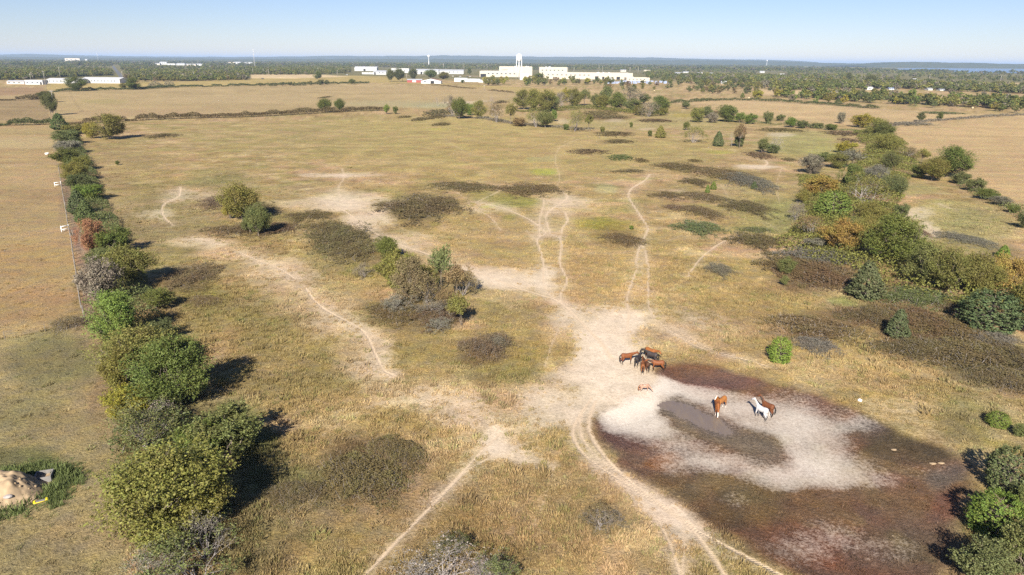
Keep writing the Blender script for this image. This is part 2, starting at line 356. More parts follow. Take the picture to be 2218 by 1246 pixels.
FIELDS = [  # fields with an edge: (rgb, softness px, polygon)
    ((190, 164, 110), 1.5, [(-900, 262), (0, 262), (400, 254), (700, 242), (840, 234), (1000, 222), (1130, 214), (1120, 200), (1000, 190), (800, 182), (560, 186), (300, 194), (160, 198), (-900, 214)]),
    ((168, 142, 96), 1.5, [(-900, 262), (110, 262), (100, 214), (-900, 224)]),
    ((172, 138, 96), 1, [(-900, 212), (92, 206), (94, 190), (-900, 192)]),
    ((182, 158, 86), 1, [(100, 196), (270, 194), (380, 189), (560, 184), (820, 179), (1000, 184), (1100, 196), (1190, 206), (1300, 212), (1300, 198), (1100, 188), (950, 180), (850, 166), (760, 164), (560, 170), (400, 177), (270, 180), (100, 182)]),
    ((216, 188, 138), .8, [(540, 170), (640, 170), (760, 166), (680, 161), (545, 160)]),
    ((188, 160, 110), 1, [(1300, 212), (1420, 216), (1440, 206), (1380, 198), (1250, 196)]),
    ((196, 166, 114), 1.5, [(1450, 222), (1480, 214), (1620, 214), (1760, 226), (1960, 240), (2218, 250), (2700, 258), (2700, 300), (2218, 252), (2060, 262), (1930, 274), (1880, 274), (1800, 270), (1700, 258), (1600, 246), (1560, 238)]),
    ((196, 165, 112), 2, [(1932, 277), (2218, 250), (2900, 250), (2900, 800), (2218, 464), (2160, 434), (2090, 372), (2000, 340), (1950, 310)]),
    ((206, 176, 126), 1, [(1630, 204), (1700, 208), (1900, 203), (1880, 196), (1640, 194)]),
    ((206, 178, 130), 1, [(1985, 184), (2218, 193), (2700, 200), (2700, 182), (2218, 180), (2000, 178)]),
    ((188, 158, 104), 2, [(-900, 276), (112, 272), (126, 330), (129, 380), (150, 500), (174, 660), (188, 692), (0, 736), (-900, 900)]),
    ((174, 155, 104), 3, [(-900, 900), (0, 736), (190, 700), (238, 800), (258, 950), (268, 1100), (290, 1400), (-900, 1400)]),
    ((160, 132, 110), 3, [(130, 372), (150, 372), (170, 440), (186, 500), (195, 570), (205, 660), (200, 700), (184, 700), (160, 540), (146, 460)]),
]

POND_W = px2g([p[0] for p in POND], [p[1] for p in POND])
PUD_W = px2g([p[0] for p in PUDDLE], [p[1] for p in PUDDLE]); MUD_W = px2g([p[0] for p in MUD], [p[1] for p in MUD])

def ground_z(x, y):
    x = np.atleast_1d(np.asarray(x, float)); y = np.atleast_1d(np.asarray(y, float))
    k = np.exp(-((x - 20) / 400) ** 2 - ((y - 100) / 300) ** 2)
    z = (fbm(x / 14, y / 14, 5, 2) - .5) * 0.35 * k + (fbm(x / 3.1, y / 3.1, 9, 2) - .5) * 0.12 * k
    c = POND_W.mean(0)
    near = np.hypot(x - c[0], y - c[1]) < 60
    if near.any():
        sd_ = poly_sd(x[near], y[near], POND_W)
        z[near] -= 0.45 * sstep(1.0, -3.5, sd_)
    return z

def gz(x, y): return float(ground_z(x, y)[0])

def ground_eval(x, y):
    """returns colour (n,3), dirt, salt, pond, puddle mask, tuft density for ground points"""
    u, v = w2px(x, y)
    n = len(x)
    big = fbm(x / 23, y / 23, 21, 4); mid = fbm(x / 5.2, y / 5.2, 31, 3)
    wob = (fbm(x / 2.6, y / 2.6, 41, 3) - .5)
    du = (fbm(x / 6, y / 6, 51, 3) - .5); dv = (fbm(x / 6, y / 6, 61, 3) - .5)
    col = np.empty((n, 3)); col[:] = C(160, 136, 80)
    a = sstep(.35, .65, big)[:, None]
    col = col * (1 - a * .5) + C(176, 146, 98) * a * .5
    a = sstep(.46, .7, fbm(x / 13, y / 11, 71, 4))[:, None]
    col = col * (1 - a * .6) + C(142, 132, 72) * a * .6
    a = sstep(.5, .72, fbm(x / 9 + 40, y / 7, 73, 4))[:, None]
    col = col * (1 - a * .55) + C(186, 150, 112) * a * .55
    a = sstep(.55, .75, fbm(x / 5 + 10, y / 4, 75, 3))[:, None]
    col = col * (1 - a * .5) + C(196, 172, 122) * a * .5
    a = sstep(.58, .75, fbm(x / 3.3 + 10, y / 2.7, 77, 3))[:, None]
    col = col * (1 - a * .45) + C(126, 104, 62) * a * .45
    # pixel size at each place, for wobble that keeps its size on the ground
    dep = np.maximum(np.hypot(y, 36), 30)
    ppm = F / dep
    vw = np.clip(36.0 / dep, 0.02, 1)
    uu = u + du * ppm * 5; vv = v + dv * ppm * 5 * vw
    col0 = col.copy()
    far = sstep(176, 168, v + np.where(u > 1000, (1000 - u) * .008, 0))[:, None]
    col = col * (1 - far) + C(120, 112, 66) * far
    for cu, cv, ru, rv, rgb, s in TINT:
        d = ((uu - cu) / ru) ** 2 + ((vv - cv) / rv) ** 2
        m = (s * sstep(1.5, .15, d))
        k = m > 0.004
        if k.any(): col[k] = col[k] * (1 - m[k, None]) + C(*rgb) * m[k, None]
    col = col * (.72 + .56 * fbm(x / 7, y / 6, 79, 4))[:, None] * 1.36
    fieldm = np.zeros(n)
    for rgb, soft, pts in FIELDS:
        pa = np.array(pts, float)
        k = (u > pa[:, 0].min() - 20) & (u < pa[:, 0].max() + 20) & (v > pa[:, 1].min() - 20) & (v < pa[:, 1].max() + 20)
        if not k.any(): continue
        sd_ = poly_sd(u[k], v[k] + dv[k] * ppm[k] * vw[k] * 1.5, pts)
        m = np.zeros(n); m[k] = sstep(soft, -soft, sd_)
        band = np.sin((y + .10 * x + 6 * fbm(x / 60, y / 60, 85, 2)) * 2 * math.pi / 7.0) * .035 + (fbm(x / 90, y / 5, 83, 3) - .5) * .34
        base = C(*rgb) * (1.06 if pa[:, 0].min() < -100 else 1.22) * (0.84 + 0.28 * fbm(x / 9, y / 9, 81, 3) + band)[:, None]
        col = col * (1 - m[:, None] * .9) + base * m[:, None] * .9
        fieldm = np.maximum(fieldm, m)
    # second pass of tints for the field interiors (left side)
    for cu, cv, ru, rv, rgb, s in TINT:
        if cu < 240 or cv < 250:
            d = ((uu - cu) / ru) ** 2 + ((vv - cv) / rv) ** 2
            m = (s * .75 * sstep(1.5, .15, d)); k = m > .004
            if k.any(): col[k] = col[k] * (1 - m[k, None]) + C(*rgb) * m[k, None]
    dirt = np.zeros(n)
    for cu, cv, ru, rv, s in DIRT:
        d = ((uu - cu) / ru) ** 2 + ((vv - cv) / rv) ** 2
        dirt = 1 - (1 - dirt) * (1 - np.clip(s * .80 * sstep(2.2, .0, d), 0, .98))
    pathm = np.zeros(n)
    for wd, s, pts in PATHS_W:
        d = np.maximum(line_d(x, y, pts) + wob * .22, 0)
        wd_ = np.maximum(wd * .5, dep * 0.0028)
        m = s * .84 * np.where(dep < 420, sstep(wd_ * 1.35, wd_ * .0, d), 0)
        halo = .26 * s * sstep(wd_ * 8.0, wd_ * .5, d)
        pathm = np.maximum(pathm, m)
        dirt = 1 - (1 - dirt) * (1 - halo)
    psd = np.full(n, 50.0); pud = np.full(n, 50.0); mud = np.full(n, 50.0)
    c = POND_W.mean(0)
    k = np.hypot(x - c[0], y - c[1]) < 70
    if k.any():
        psd[k] = poly_sd(x[k] + du[k] * 2.0, y[k] + dv[k] * 2.0, POND_W)
        mud[k] = poly_sd(x[k] + du[k] * 2.5, y[k] + dv[k] * 2.5, MUD_W) + wob[k] * 2.2
        pud[k] = poly_sd(x[k] + wob[k] * 1.6, y[k] + wob[k] * 1.2, PUD_W)
    pond = sstep(1.3, -1.1, psd + wob * 1.6)
    # vegetation of the dry pond bed
    pv = C(122, 92, 68)[None] * np.ones((n, 1))
    a = sstep(.4, .62, fbm(x / 7, y / 7, 91, 3))[:, None]; pv = pv * (1 - a) + C(120, 80, 52) * a
    a = sstep(.48, .66, fbm(x / 4.5, y / 4.5, 95, 3))[:, None]; pv = pv * (1 - .7 * a) + C(126, 104, 58) * a * .7
    for cu, cv, ru, rv, rgb, s in [(1540, 815, 110, 26, (116, 82, 72), .8), (1330, 935, 50, 40, (104, 72, 62), .8), (1435, 992, 34, 24, (140, 92, 42), .85), (1700, 860, 110, 30, (112, 84, 62), .7), (1900, 930, 90, 40, (96, 84, 78), .7),
                                   (1980, 960, 90, 40, (84, 72, 46), .8), (1990, 1060, 90, 60, (128, 96, 52), .7), (2050, 1090, 60, 40, (132, 84, 60), .7), (1620, 1090, 130, 50, (112, 90, 54), .7), (1800, 1100, 90, 50, (120, 80, 54), .6), (1850, 960, 60, 30, (122, 82, 56), .7),
                                   (1940, 1180, 120, 50, (104, 88, 72), .6), (2050, 1030, 60, 30, (112, 100, 90), .7), (1880, 905, 60, 20, (110, 100, 92), .6), (1430, 1040, 60, 24, (116, 84, 52), .7), (1560, 1130, 80, 30, (104, 80, 48), .7)]:
        d = ((uu - cu) / ru) ** 2 + ((vv - cv) / rv) ** 2
        m = (s * sstep(1.6, .1, d))[:, None]; pv = pv * (1 - m) + C(*rgb) * m
    pv = (pv * .9 + pv.mean(1, keepdims=True) * .1) * 1.28
    col = col * (1 - pond[:, None]) + pv * (.80 + .35 * fbm(x / 1.6, y / 1.6, 93, 3))[:, None] * pond[:, None]
    keepd = sstep(2.2, .4, ((uu - 1340) / 110) ** 2 + ((vv - 850) / 48) ** 2)
    dirt = dirt * (1 - pond * (1 - keepd))
    salt = np.zeros(n)
    for cu, cv, ru, rv, s in [(1385, 862, 85, 46, 1.6), (1330, 868, 55, 30, 1.5), (1440, 836, 50, 20, 1.0), (1470, 845, 70, 22, 1.1), (1560, 872, 80, 24, 1.0), (1660, 905, 85, 34, 1.05), (1740, 960, 90, 50, 1.05), (1800, 1010, 90, 42, .95), (1700, 1010, 80, 36, .8), (1600, 1000, 80, 26, .7), (1500, 975, 80, 24, .75),
                              (1420, 930, 70, 26, .72), (1500, 1010, 60, 20, .55), (1345, 890, 50, 24, 1.2), (1400, 900, 60, 24, 1.1), (1790, 900, 90, 30, .5), (1700, 850, 60, 14, .4), (1870, 910, 60, 20, .42), (1780, 1170, 80, 40, .36), (1850, 1150, 60, 30, .34), (1720, 1210, 70, 34, .36), (1590, 1082, 40, 10, .4), (1960, 1180, 60, 26, .42), (1750, 1040, 100, 20, .55), (2010, 1010, 60, 20, .25), (1560, 900, 30, 12, .4)]:
        d = ((uu - cu) / ru) ** 2 + ((vv - cv) / rv) ** 2
        salt = 1 - (1 - salt) * (1 - np.clip(s * .62 * sstep(2.9, .0, d), 0, .98))
    salt *= pond
    pm = sstep(.55, -.55, pud)
    salt *= 1 - .92 * sstep(1.6, -.8, mud)
    a = sstep(2.0, -1.2, mud)[:, None] * .9
    mc = C(136, 118, 98)[None] * (.75 + .5 * fbm(x / 1.3, y / 1.3, 97, 3))[:, None]
    col = col * (1 - a) + mc * a
    a = sstep(.9, 0, pud)[:, None] * .9
    col = col * (1 - a) + C(132, 117, 106) * a
    dens = np.clip(1.0 - 1.5 * np.maximum(dirt - .15, 0) - 1.4 * pathm - pond * .75 - fieldm * .75 - pm, 0, 1)
    dens = np.where(pond > .5, np.clip(.55 - salt * 1.2 - sstep(2, 0, mud), 0, 1), dens)
    return col, dirt, pathm, salt, pond, pm, dens, psd, pud

# ------------------------------------------------------------------ ground mesh
def build_ground():
    ys = [16.0]
    while ys[-1] < 430: ys.append(ys[-1] + 0.0044 * ys[-1] + 0.02)
    while ys[-1] < 46000: ys.append(ys[-1] * 1.035)
    ys = np.array(ys); nc = 640
    s = np.linspace(-1, 1, nc)
    X = s[None, :] * (0.80 * ys[:, None] + 26) + 0.02 * ys[:, None]
    Y = np.repeat(ys[:, None], nc, 1)
    x = X.ravel(); y = Y.ravel()
    z = ground_z(x, y)
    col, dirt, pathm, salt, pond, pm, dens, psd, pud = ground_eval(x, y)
    nr = len(ys)
    i = np.arange(nr - 1)[:, None] * nc + np.arange(nc - 1)[None, :]
    faces = np.stack([i, i + 1, i + nc + 1, i + nc], -1).reshape(-1, 4)
    fp = pathm[faces].mean(1); fpond = (psd[faces].mean(1) < 0); fpud = (pud[faces].mean(1) < -.05)
    cls = np.zeros(len(faces), int)
    cls[(fp > .45)] = 1
    cls[fpond & (cls == 0)] = 2
    cls[fpud] = 3
    P = np.stack([x, y, z], -1)
    M = ground_material(); MP = puddle_material()
    for k, nm in ((0, 'ground'), (1, 'dirt_path'), (2, 'pond_bed'), (3, 'puddle')):
        f = faces[cls == k]
        idx, inv = np.unique(f, return_inverse=True)
        inv = inv.reshape(f.shape)
        pv = P[idx].copy()
        me = mesh_from(nm, pv, inv, MP if k == 3 else M, smooth=True)
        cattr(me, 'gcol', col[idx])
        cattr(me, 'gmask', np.stack([dirt[idx], pathm[idx], salt[idx]], -1))
        fattr(me, 'pond', pond[idx])
        o = link(nm, me)
        o['kind'] = 'structure'
        o['label'] = {0: 'dry tan pasture and field ground reaching to the horizon', 1: 'pale bare paths worn through the dry pasture', 2: 'dried pond bed with red brown weeds and white crust', 3: 'last grey muddy puddle in the dried pond bed'}[k]

def ground_material():
    m, nt, N, L, b = mat_new('ground')
    def math_(op, a, b_=None, clamp=False):
        n = N.new('ShaderNodeMath'); n.operation = op; n.use_clamp = clamp
        for i, q in enumerate((a, b_)):
            if q is None: continue
            if isinstance(q, (int, float)): n.inputs[i].default_value = q
            else: L.new(q, n.inputs[i])
        return n.outputs[0]
    def noise(scale, detail=4, rough=.6, dist=0):
        n = N.new('ShaderNodeTexNoise'); n.inputs['Scale'].default_value = scale; n.inputs['Detail'].default_value = detail
        n.inputs['Roughness'].default_value = rough; n.inputs['Distortion'].default_value = dist
        L.new(tc.outputs['Object'], n.inputs['Vector']); return n.outputs['Fac']
    def rng(v, a, b_, lo, hi, smooth=False):
        n = N.new('ShaderNodeMapRange'); L.new(v, n.inputs['Value'])
        if smooth: n.interpolation_type = 'SMOOTHSTEP'
        for nm, q in (('From Min', a), ('From Max', b_), ('To Min', lo), ('To Max', hi)): n.inputs[nm].default_value = q
        return n.outputs[0]
    def mix(fac, a, b_):
        n = N.new('ShaderNodeMix'); n.data_type = 'RGBA'
        L.new(fac, n.inputs['Factor'])
        for s_, q in ((n.inputs['A'], a), (n.inputs['B'], b_)):
            pass
        for i, q in ((6, a), (7, b_)):
            if isinstance(q, tuple): n.inputs[i].default_value = q
            else: L.new(q, n.inputs[i])
        return n.outputs[2]
    def scale_col(c, f):
        n = N.new('ShaderNodeVectorMath'); n.operation = 'SCALE'
        if isinstance(c, tuple): n.inputs[0].default_value = c[:3]
        else: L.new(c, n.inputs[0])
        L.new(f, n.inputs['Scale']); return n.outputs[0]
    tc = N.new('ShaderNodeTexCoord')
    gc = N.new('ShaderNodeAttribute'); gc.attribute_name = 'gcol'
    gm = N.new('ShaderNodeAttribute'); gm.attribute_name = 'gmask'
    sp = N.new('ShaderNodeSeparateColor'); L.new(gm.outputs['Color'], sp.inputs[0])
    dirt, path, salt = sp.outputs[0], sp.outputs[1], sp.outputs[2]
    pond = N.new('ShaderNodeAttribute'); pond.attribute_name = 'pond'
    fine = noise(3.2, 5, .7); mid = noise(0.55, 4, .6); big = noise(0.12, 4, .6); vf = noise(9, 3, .7)
    grain = math_('MULTIPLY', rng(fine, .3, .72, .62, 1.36), rng(mid, .3, .7, .82, 1.18))
    grain = math_('MULTIPLY', grain, rng(vf, .3, .7, .74, 1.26))
    hs = N.new('ShaderNodeHueSaturation'); L.new(gc.outputs['Color'], hs.inputs['Color'])
    L.new(rng(big, .35, .65, .488, .512), hs.inputs['Hue']); L.new(rng(mid, .3, .7, .78, 1.02), hs.inputs['Saturation'])
    base = scale_col(hs.outputs[0], grain)
    d1 = math_('ADD', dirt, math_('MULTIPLY', math_('SUBTRACT', fine, .5), .75))
    d1 = math_('ADD', d1, math_('MULTIPLY', math_('SUBTRACT', mid, .5), .5))
    dfac = rng(d1, .12, 1.08, 0, .95)
    p1 = math_('ADD', path, math_('MULTIPLY', math_('SUBTRACT', fine, .5), .5))
    pfac = rng(p1, .22, .85, 0, .9)
    c = mix(dfac, base, scale_col(tuple(C(250, 231, 208)) , math_('MULTIPLY', rng(fine, .25, .75, .90, 1.08), rng(mid, .3, .7, .93, 1.06))))
    spots = N.new('ShaderNodeTexVoronoi'); spots.inputs['Scale'].default_value = 1.1; L.new(tc.outputs['Object'], spots.inputs['Vector'])
    spot = math_('MULTIPLY', rng(spots.outputs['Distance'], .10, .20, 1, 0), rng(mid, .42, .6, 0, .55))
    c = mix(math_('MULTIPLY', spot, dfac), c, (*C(150, 120, 88), 1))
    c = mix(pfac, c, scale_col(tuple(C(242, 216, 184)), rng(fine, .25, .75, .90, 1.08)))
    s1 = math_('ADD', salt, math_('MULTIPLY', math_('SUBTRACT', fine, .5), 1.0))
    s1 = math_('ADD', s1, math_('MULTIPLY', math_('SUBTRACT', vf, .5), .6))
    sfac = rng(s1, .22, 1.12, 0, .96)
    c = mix(sfac, c, scale_col(tuple(C(250, 238, 222)), rng(vf, .25, .75, .86, 1.07)))
    L.new(c, b.inputs['Base Color'])
    b.inputs['Roughness'].default_value = .95; b.inputs['Specular IOR Level'].default_value = .1
    bp = N.new('ShaderNodeBump'); bp.inputs['Strength'].default_value = .8; bp.inputs['Distance'].default_value = .3
    hgt = math_('ADD', math_('MULTIPLY', fine, 1.0), math_('MULTIPLY', vf, .5))
    hgt = math_('MULTIPLY', hgt, math_('SUBTRACT', 1.0, math_('MULTIPLY', math_('MAXIMUM', math_('MAXIMUM', dfac, pfac), sfac), .75)))
    L.new(hgt, bp.inputs['Height']); L.new(bp.outputs[0], b.inputs['Normal'])
    return m

def puddle_material():
    m, nt, N, L, b = mat_new('muddy_water')
    tc = N.new('ShaderNodeTexCoord')
    mp = N.new('ShaderNodeMapping'); mp.inputs['Rotation'].default_value = (0, 0, .9); mp.inputs['Scale'].default_value = (1.6, .5, 1)
    no = N.new('ShaderNodeTexNoise'); no.inputs['Scale'].default_value = 1.1; no.inputs['Detail'].default_value = 6; no.inputs['Roughness'].default_value = .7
    L.new(tc.outputs['Object'], mp.inputs[0]); L.new(mp.outputs[0], no.inputs['Vector'])
    cr = N.new('ShaderNodeValToRGB')
    cr.color_ramp.elements[0].position = .44; cr.color_ramp.elements[0].color = (*C(136, 121, 111), 1)
    cr.color_ramp.elements[1].position = .72; cr.color_ramp.elements[1].color = (*C(152, 134, 114), 1)
    L.new(no.outputs['Fac'], cr.inputs[0]); L.new(cr.outputs[0], b.inputs['Base Color'])
    b.inputs['Roughness'].default_value = .32; b.inputs['Specular IOR Level'].default_value = .35
    return m

build_ground()

# ------------------------------------------------------------------ instanced stuff (grass tufts, far woodland)
def gn_scatter(name, pts, rot, scl, col, coll, label, kind='stuff', cat=None):
    me = bpy.data.meshes.new(name)
    me.vertices.add(len(pts)); me.vertices.foreach_set('co', np.asarray(pts, np.float32).ravel())
    a = me.attributes.new('rot', 'FLOAT_VECTOR', 'POINT'); a.data.foreach_set('vector', np.asarray(rot, np.float32).ravel())
    a = me.attributes.new('scl', 'FLOAT_VECTOR', 'POINT'); a.data.foreach_set('vector', np.asarray(scl, np.float32).ravel())
    cattr(me, 'tcol', np.asarray(col))
    o = link(name, me); o['kind'] = kind; o['label'] = label
    if cat: o['category'] = cat
    g = bpy.data.node_groups.new(name + '_scatter', 'GeometryNodeTree')
    g.interface.new_socket('Geometry', in_out='INPUT', socket_type='NodeSocketGeometry')
    g.interface.new_socket('Geometry', in_out='OUTPUT', socket_type='NodeSocketGeometry')
    gi = g.nodes.new('NodeGroupInput'); go = g.nodes.new('NodeGroupOutput')
    ip = g.nodes.new('GeometryNodeInstanceOnPoints'); ci = g.nodes.new('GeometryNodeCollectionInfo')
    ci.inputs['Collection'].default_value = coll; ci.inputs['Separate Children'].default_value = True; ci.inputs['Reset Children'].default_value = True
    ip.inputs['Pick Instance'].default_value = True
    na = g.nodes.new('GeometryNodeInputNamedAttribute'); na.data_type = 'FLOAT_VECTOR'; na.inputs['Name'].default_value = 'rot'
    nb = g.nodes.new('GeometryNodeInputNamedAttribute'); nb.data_type = 'FLOAT_VECTOR'; nb.inputs['Name'].default_value = 'scl'
    g.links.new(gi.outputs[0], ip.inputs['Points']); g.links.new(ci.outputs[0], ip.inputs['Instance'])
    g.links.new(na.outputs['Attribute'], ip.inputs['Rotation']); g.links.new(nb.outputs['Attribute'], ip.inputs['Scale'])
    g.links.new(ip.outputs[0], go.inputs[0])
    md = o.modifiers.new('scatter', 'NODES'); md.node_group = g
    return o

def make_coll(name, meshes):
    c = bpy.data.collections.new(name)
    for k, me in enumerate(meshes):
        c.objects.link(bpy.data.objects.new(name + '_source', me))
    return c

def tuft_mesh(seed, nb=15, spread=.16, hgt=.3, wid=.028):
    r = np.random.default_rng(seed)
    V = []; Fc = []; sh = []; ti = []
    for i in range(nb):
        a = r.uniform(0, 6.28); d = spread * math.sqrt(r.uniform(0, 1)); bx, by = d * math.cos(a), d * math.sin(a)
        lean = r.uniform(.1, .9) * .6; a2 = a + r.normal(0, .8); h = hgt * r.uniform(.5, 1.15)
        tx, ty = bx + lean * h * math.cos(a2), by + lean * h * math.sin(a2)
        w = wid * r.uniform(.7, 1.5); a3 = r.uniform(0, 6.28); wx, wy = w * math.cos(a3), w * math.sin(a3)
        k = len(V)
        V += [(bx - wx, by - wy, -.03), (bx + wx, by + wy, -.03), (tx + wx * .3, ty + wy * .3, h), (tx - wx * .3, ty - wy * .3, h)]
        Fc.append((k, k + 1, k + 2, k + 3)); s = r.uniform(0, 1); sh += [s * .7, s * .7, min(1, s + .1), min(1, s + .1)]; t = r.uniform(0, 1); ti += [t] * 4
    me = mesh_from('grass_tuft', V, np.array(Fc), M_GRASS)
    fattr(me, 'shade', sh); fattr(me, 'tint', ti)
    return me

def build_grass():
    r = np.random.default_rng(11)
    P = []
    edges = [40, 50, 62, 75, 90, 110, 130, 160, 190, 230, 270, 320]
    for y0, y1 in zip(edges[:-1], edges[1:]):
        ym = (y0 + y1) / 2
        dn = 11.5 * (50 / ym) ** 1.6
        hw0 = .80 * y1 + 14
        n = int((y1 - y0) * 2 * hw0 * dn)
        x = r.uniform(-hw0, hw0, n); y = r.uniform(y0, y1, n)
        k = abs(x) < .80 * y + 12
        P.append(np.stack([x[k], y[k]], -1))
    P = np.vstack(P)
    col, dirt, pathm, salt, pond, pm, dens, psd, pud = ground_eval(P[:, 0], P[:, 1])
    clump = fbm(P[:, 0] / 1.7, P[:, 1] / 1.7, 101, 2)
    patch = sstep(.3, .65, fbm(P[:, 0] / 12, P[:, 1] / 12, 105, 3))
    fade = sstep(320, 120, P[:, 1])
    k = r.uniform(0, 1, len(P)) < dens * (0.2 + 1.1 * clump) * (.45 + .6 * patch) * (.25 + .75 * fade)
    P = P[k]; col = col[k]; pond = pond[k]; dens = dens[k]; patch = patch[k]
    n = len(P)
    z = ground_z(P[:, 0], P[:, 1])
    rot = np.stack([np.zeros(n), np.zeros(n), r.uniform(0, 6.28, n)], -1)
    s = r.uniform(.55, 1.35, n) * (.8 + .35 * (P[:, 1] / 60) ** .5) * (.6 + .55 * dens)
    s = s * np.where(r.uniform(0, 1, n) < .05, 1.45, 1.0)
    hs = s * r.uniform(.4, .95, n) * np.where(pond > .5, .5, 1.0) * (.6 + .5 * patch) * (.3 + .7 * sstep(320, 90, P[:, 1]))
    c = col * r.uniform(.95, 1.45, n)[:, None]
    c = c * .84 + c.mean(1, keepdims=True) * .16
    g = (r.uniform(0, 1, n) < .15)[:, None]
    c = np.where(g & (pond[:, None] < .5), c * np.array([.80, .95, .8]), c)
    coll = make_coll('grass_tufts', [tuft_mesh(0, 14, .16, .15, .020), tuft_mesh(1, 14, .16, .13, .020), tuft_mesh(2, 26, .26, .2, .020), tuft_mesh(3, 14, .16, .15, .020), tuft_mesh(4, 16, .18, .17, .020), tuft_mesh(5, 40, .3, .30, .022)])
    # long green grass round the dirt heap
    q = px2g(40, 1062); m = 1500
    a = r.uniform(0, 6.28, m); rad = r.uniform(.7, 1.0, m) + abs(r.normal(0, .32, m))
    gx = q[0] + np.cos(a) * rad * 3.6 * (.8 + .4 * vnoise(np.cos(a) * 2 + 9, np.sin(a) * 2 + 9, 4)); gy = q[1] + np.sin(a) * rad * 3.0
    P = np.vstack([P, np.stack([gx, gy], -1)]); z = np.concatenate([z, ground_z(gx, gy)])
    rot = np.vstack([rot, np.stack([np.zeros(m), np.zeros(m), r.uniform(0, 6.28, m)], -1)])
    s2 = r.uniform(.8, 1.8, m) * (.35 + .65 * sstep(1.9, .9, rad))
    for bu, bv, br in ((97, 1040, 1.3), (88, 1087, 1.0)):
        b_ = px2g(bu, bv); s2 = s2 * np.where(np.hypot(gx - b_[0], gy - b_[1] + .5) < br, .25, 1)
    s = np.concatenate([s, s2]); hs = np.concatenate([hs, s2 * r.uniform(.8, 1.5, m)])
    c = np.vstack([c, np.array([.135, .165, .058]) * r.uniform(.7, 1.25, m)[:, None] * np.where(r.uniform(0, 1, m) < .3, 1.35, 1)[:, None]])
    gn_scatter('grass', np.stack([P[:, 0], P[:, 1], z], -1), rot, np.stack([s, s, hs], -1), c, coll, 'dry tan grass tufts covering the pasture')
    print('grass tufts', n)
build_grass()

# ------------------------------------------------------------------ plants: prototype meshes in unit space (height 1, width 1)
def cards(name, cen, nrm, size, shade, tint, mat, rng, aspect=.55):
    n = len(cen)
    nrm = nrm / np.maximum(np.linalg.norm(nrm, axis=1, keepdims=True), 1e-6)
    t = rng.normal(0, 1, (n, 3)); t -= (t * nrm).sum(1, keepdims=True) * nrm
    t /= np.maximum(np.linalg.norm(t, axis=1, keepdims=True), 1e-6)
    b = np.cross(nrm, t)
    L = size[:, None] * .5; Wd = L * aspect
    fold = nrm * L * .25
    V = np.stack([cen - t * L, cen + b * Wd + fold, cen + t * L, cen - b * Wd + fold], 1).reshape(-1, 3)
    Fc = np.arange(4 * n).reshape(n, 4)
    me = mesh_from(name, V, Fc, mat)
    fattr(me, 'shade', np.repeat(shade, 4)); fattr(me, 'tint', np.repeat(tint, 4))
    return me

def seg_tubes(name, segs, mat, sides=4):
    S = np.array([np.concatenate([a, b, [r0, r1]]) for a, b, r0, r1 in segs])
    p0 = S[:, :3]; p1 = S[:, 3:6]; d = p1 - p0; d /= np.maximum(np.linalg.norm(d, axis=1, keepdims=True), 1e-9)
    ref = np.where(abs(d[:, 2:3]) > .9, np.array([[1., 0, 0]]), np.array([[0., 0, 1]]))
    a = np.cross(d, ref); a /= np.linalg.norm(a, axis=1, keepdims=True); b = np.cross(d, a)
    V = []
    for p, r in ((p0, S[:, 6:7]), (p1, S[:, 7:8])):
        for k in range(sides):
            an = 2 * math.pi * k / sides
            V.append(p + (a * math.cos(an) + b * math.sin(an)) * r)
    V = np.stack(V, 1)
    n = len(S); base = (np.arange(n) * 2 * sides)[:, None]
    q = np.array([[k, (k + 1) % sides, sides + (k + 1) % sides, sides + k] for k in range(sides)])
    Fc = (base[:, :, None] + q[None]).reshape(-1, 4)
    return mesh_from(name, V.reshape(-1, 3), Fc, mat, smooth=True)

def limb_path(p0, p1, r0, r1, rng, n=4, wob=.06):
    pts = [np.array(p0) + (np.array(p1) - np.array(p0)) * t for t in np.linspace(0, 1, n + 1)]
    L = np.linalg.norm(np.array(p1) - np.array(p0))
    for i in range(1, n): pts[i] = pts[i] + rng.normal(0, wob * L, 3)
    rr = np.linspace(r0, r1, n + 1)
    return [(pts[i], pts[i + 1], rr[i], rr[i + 1]) for i in range(n)]

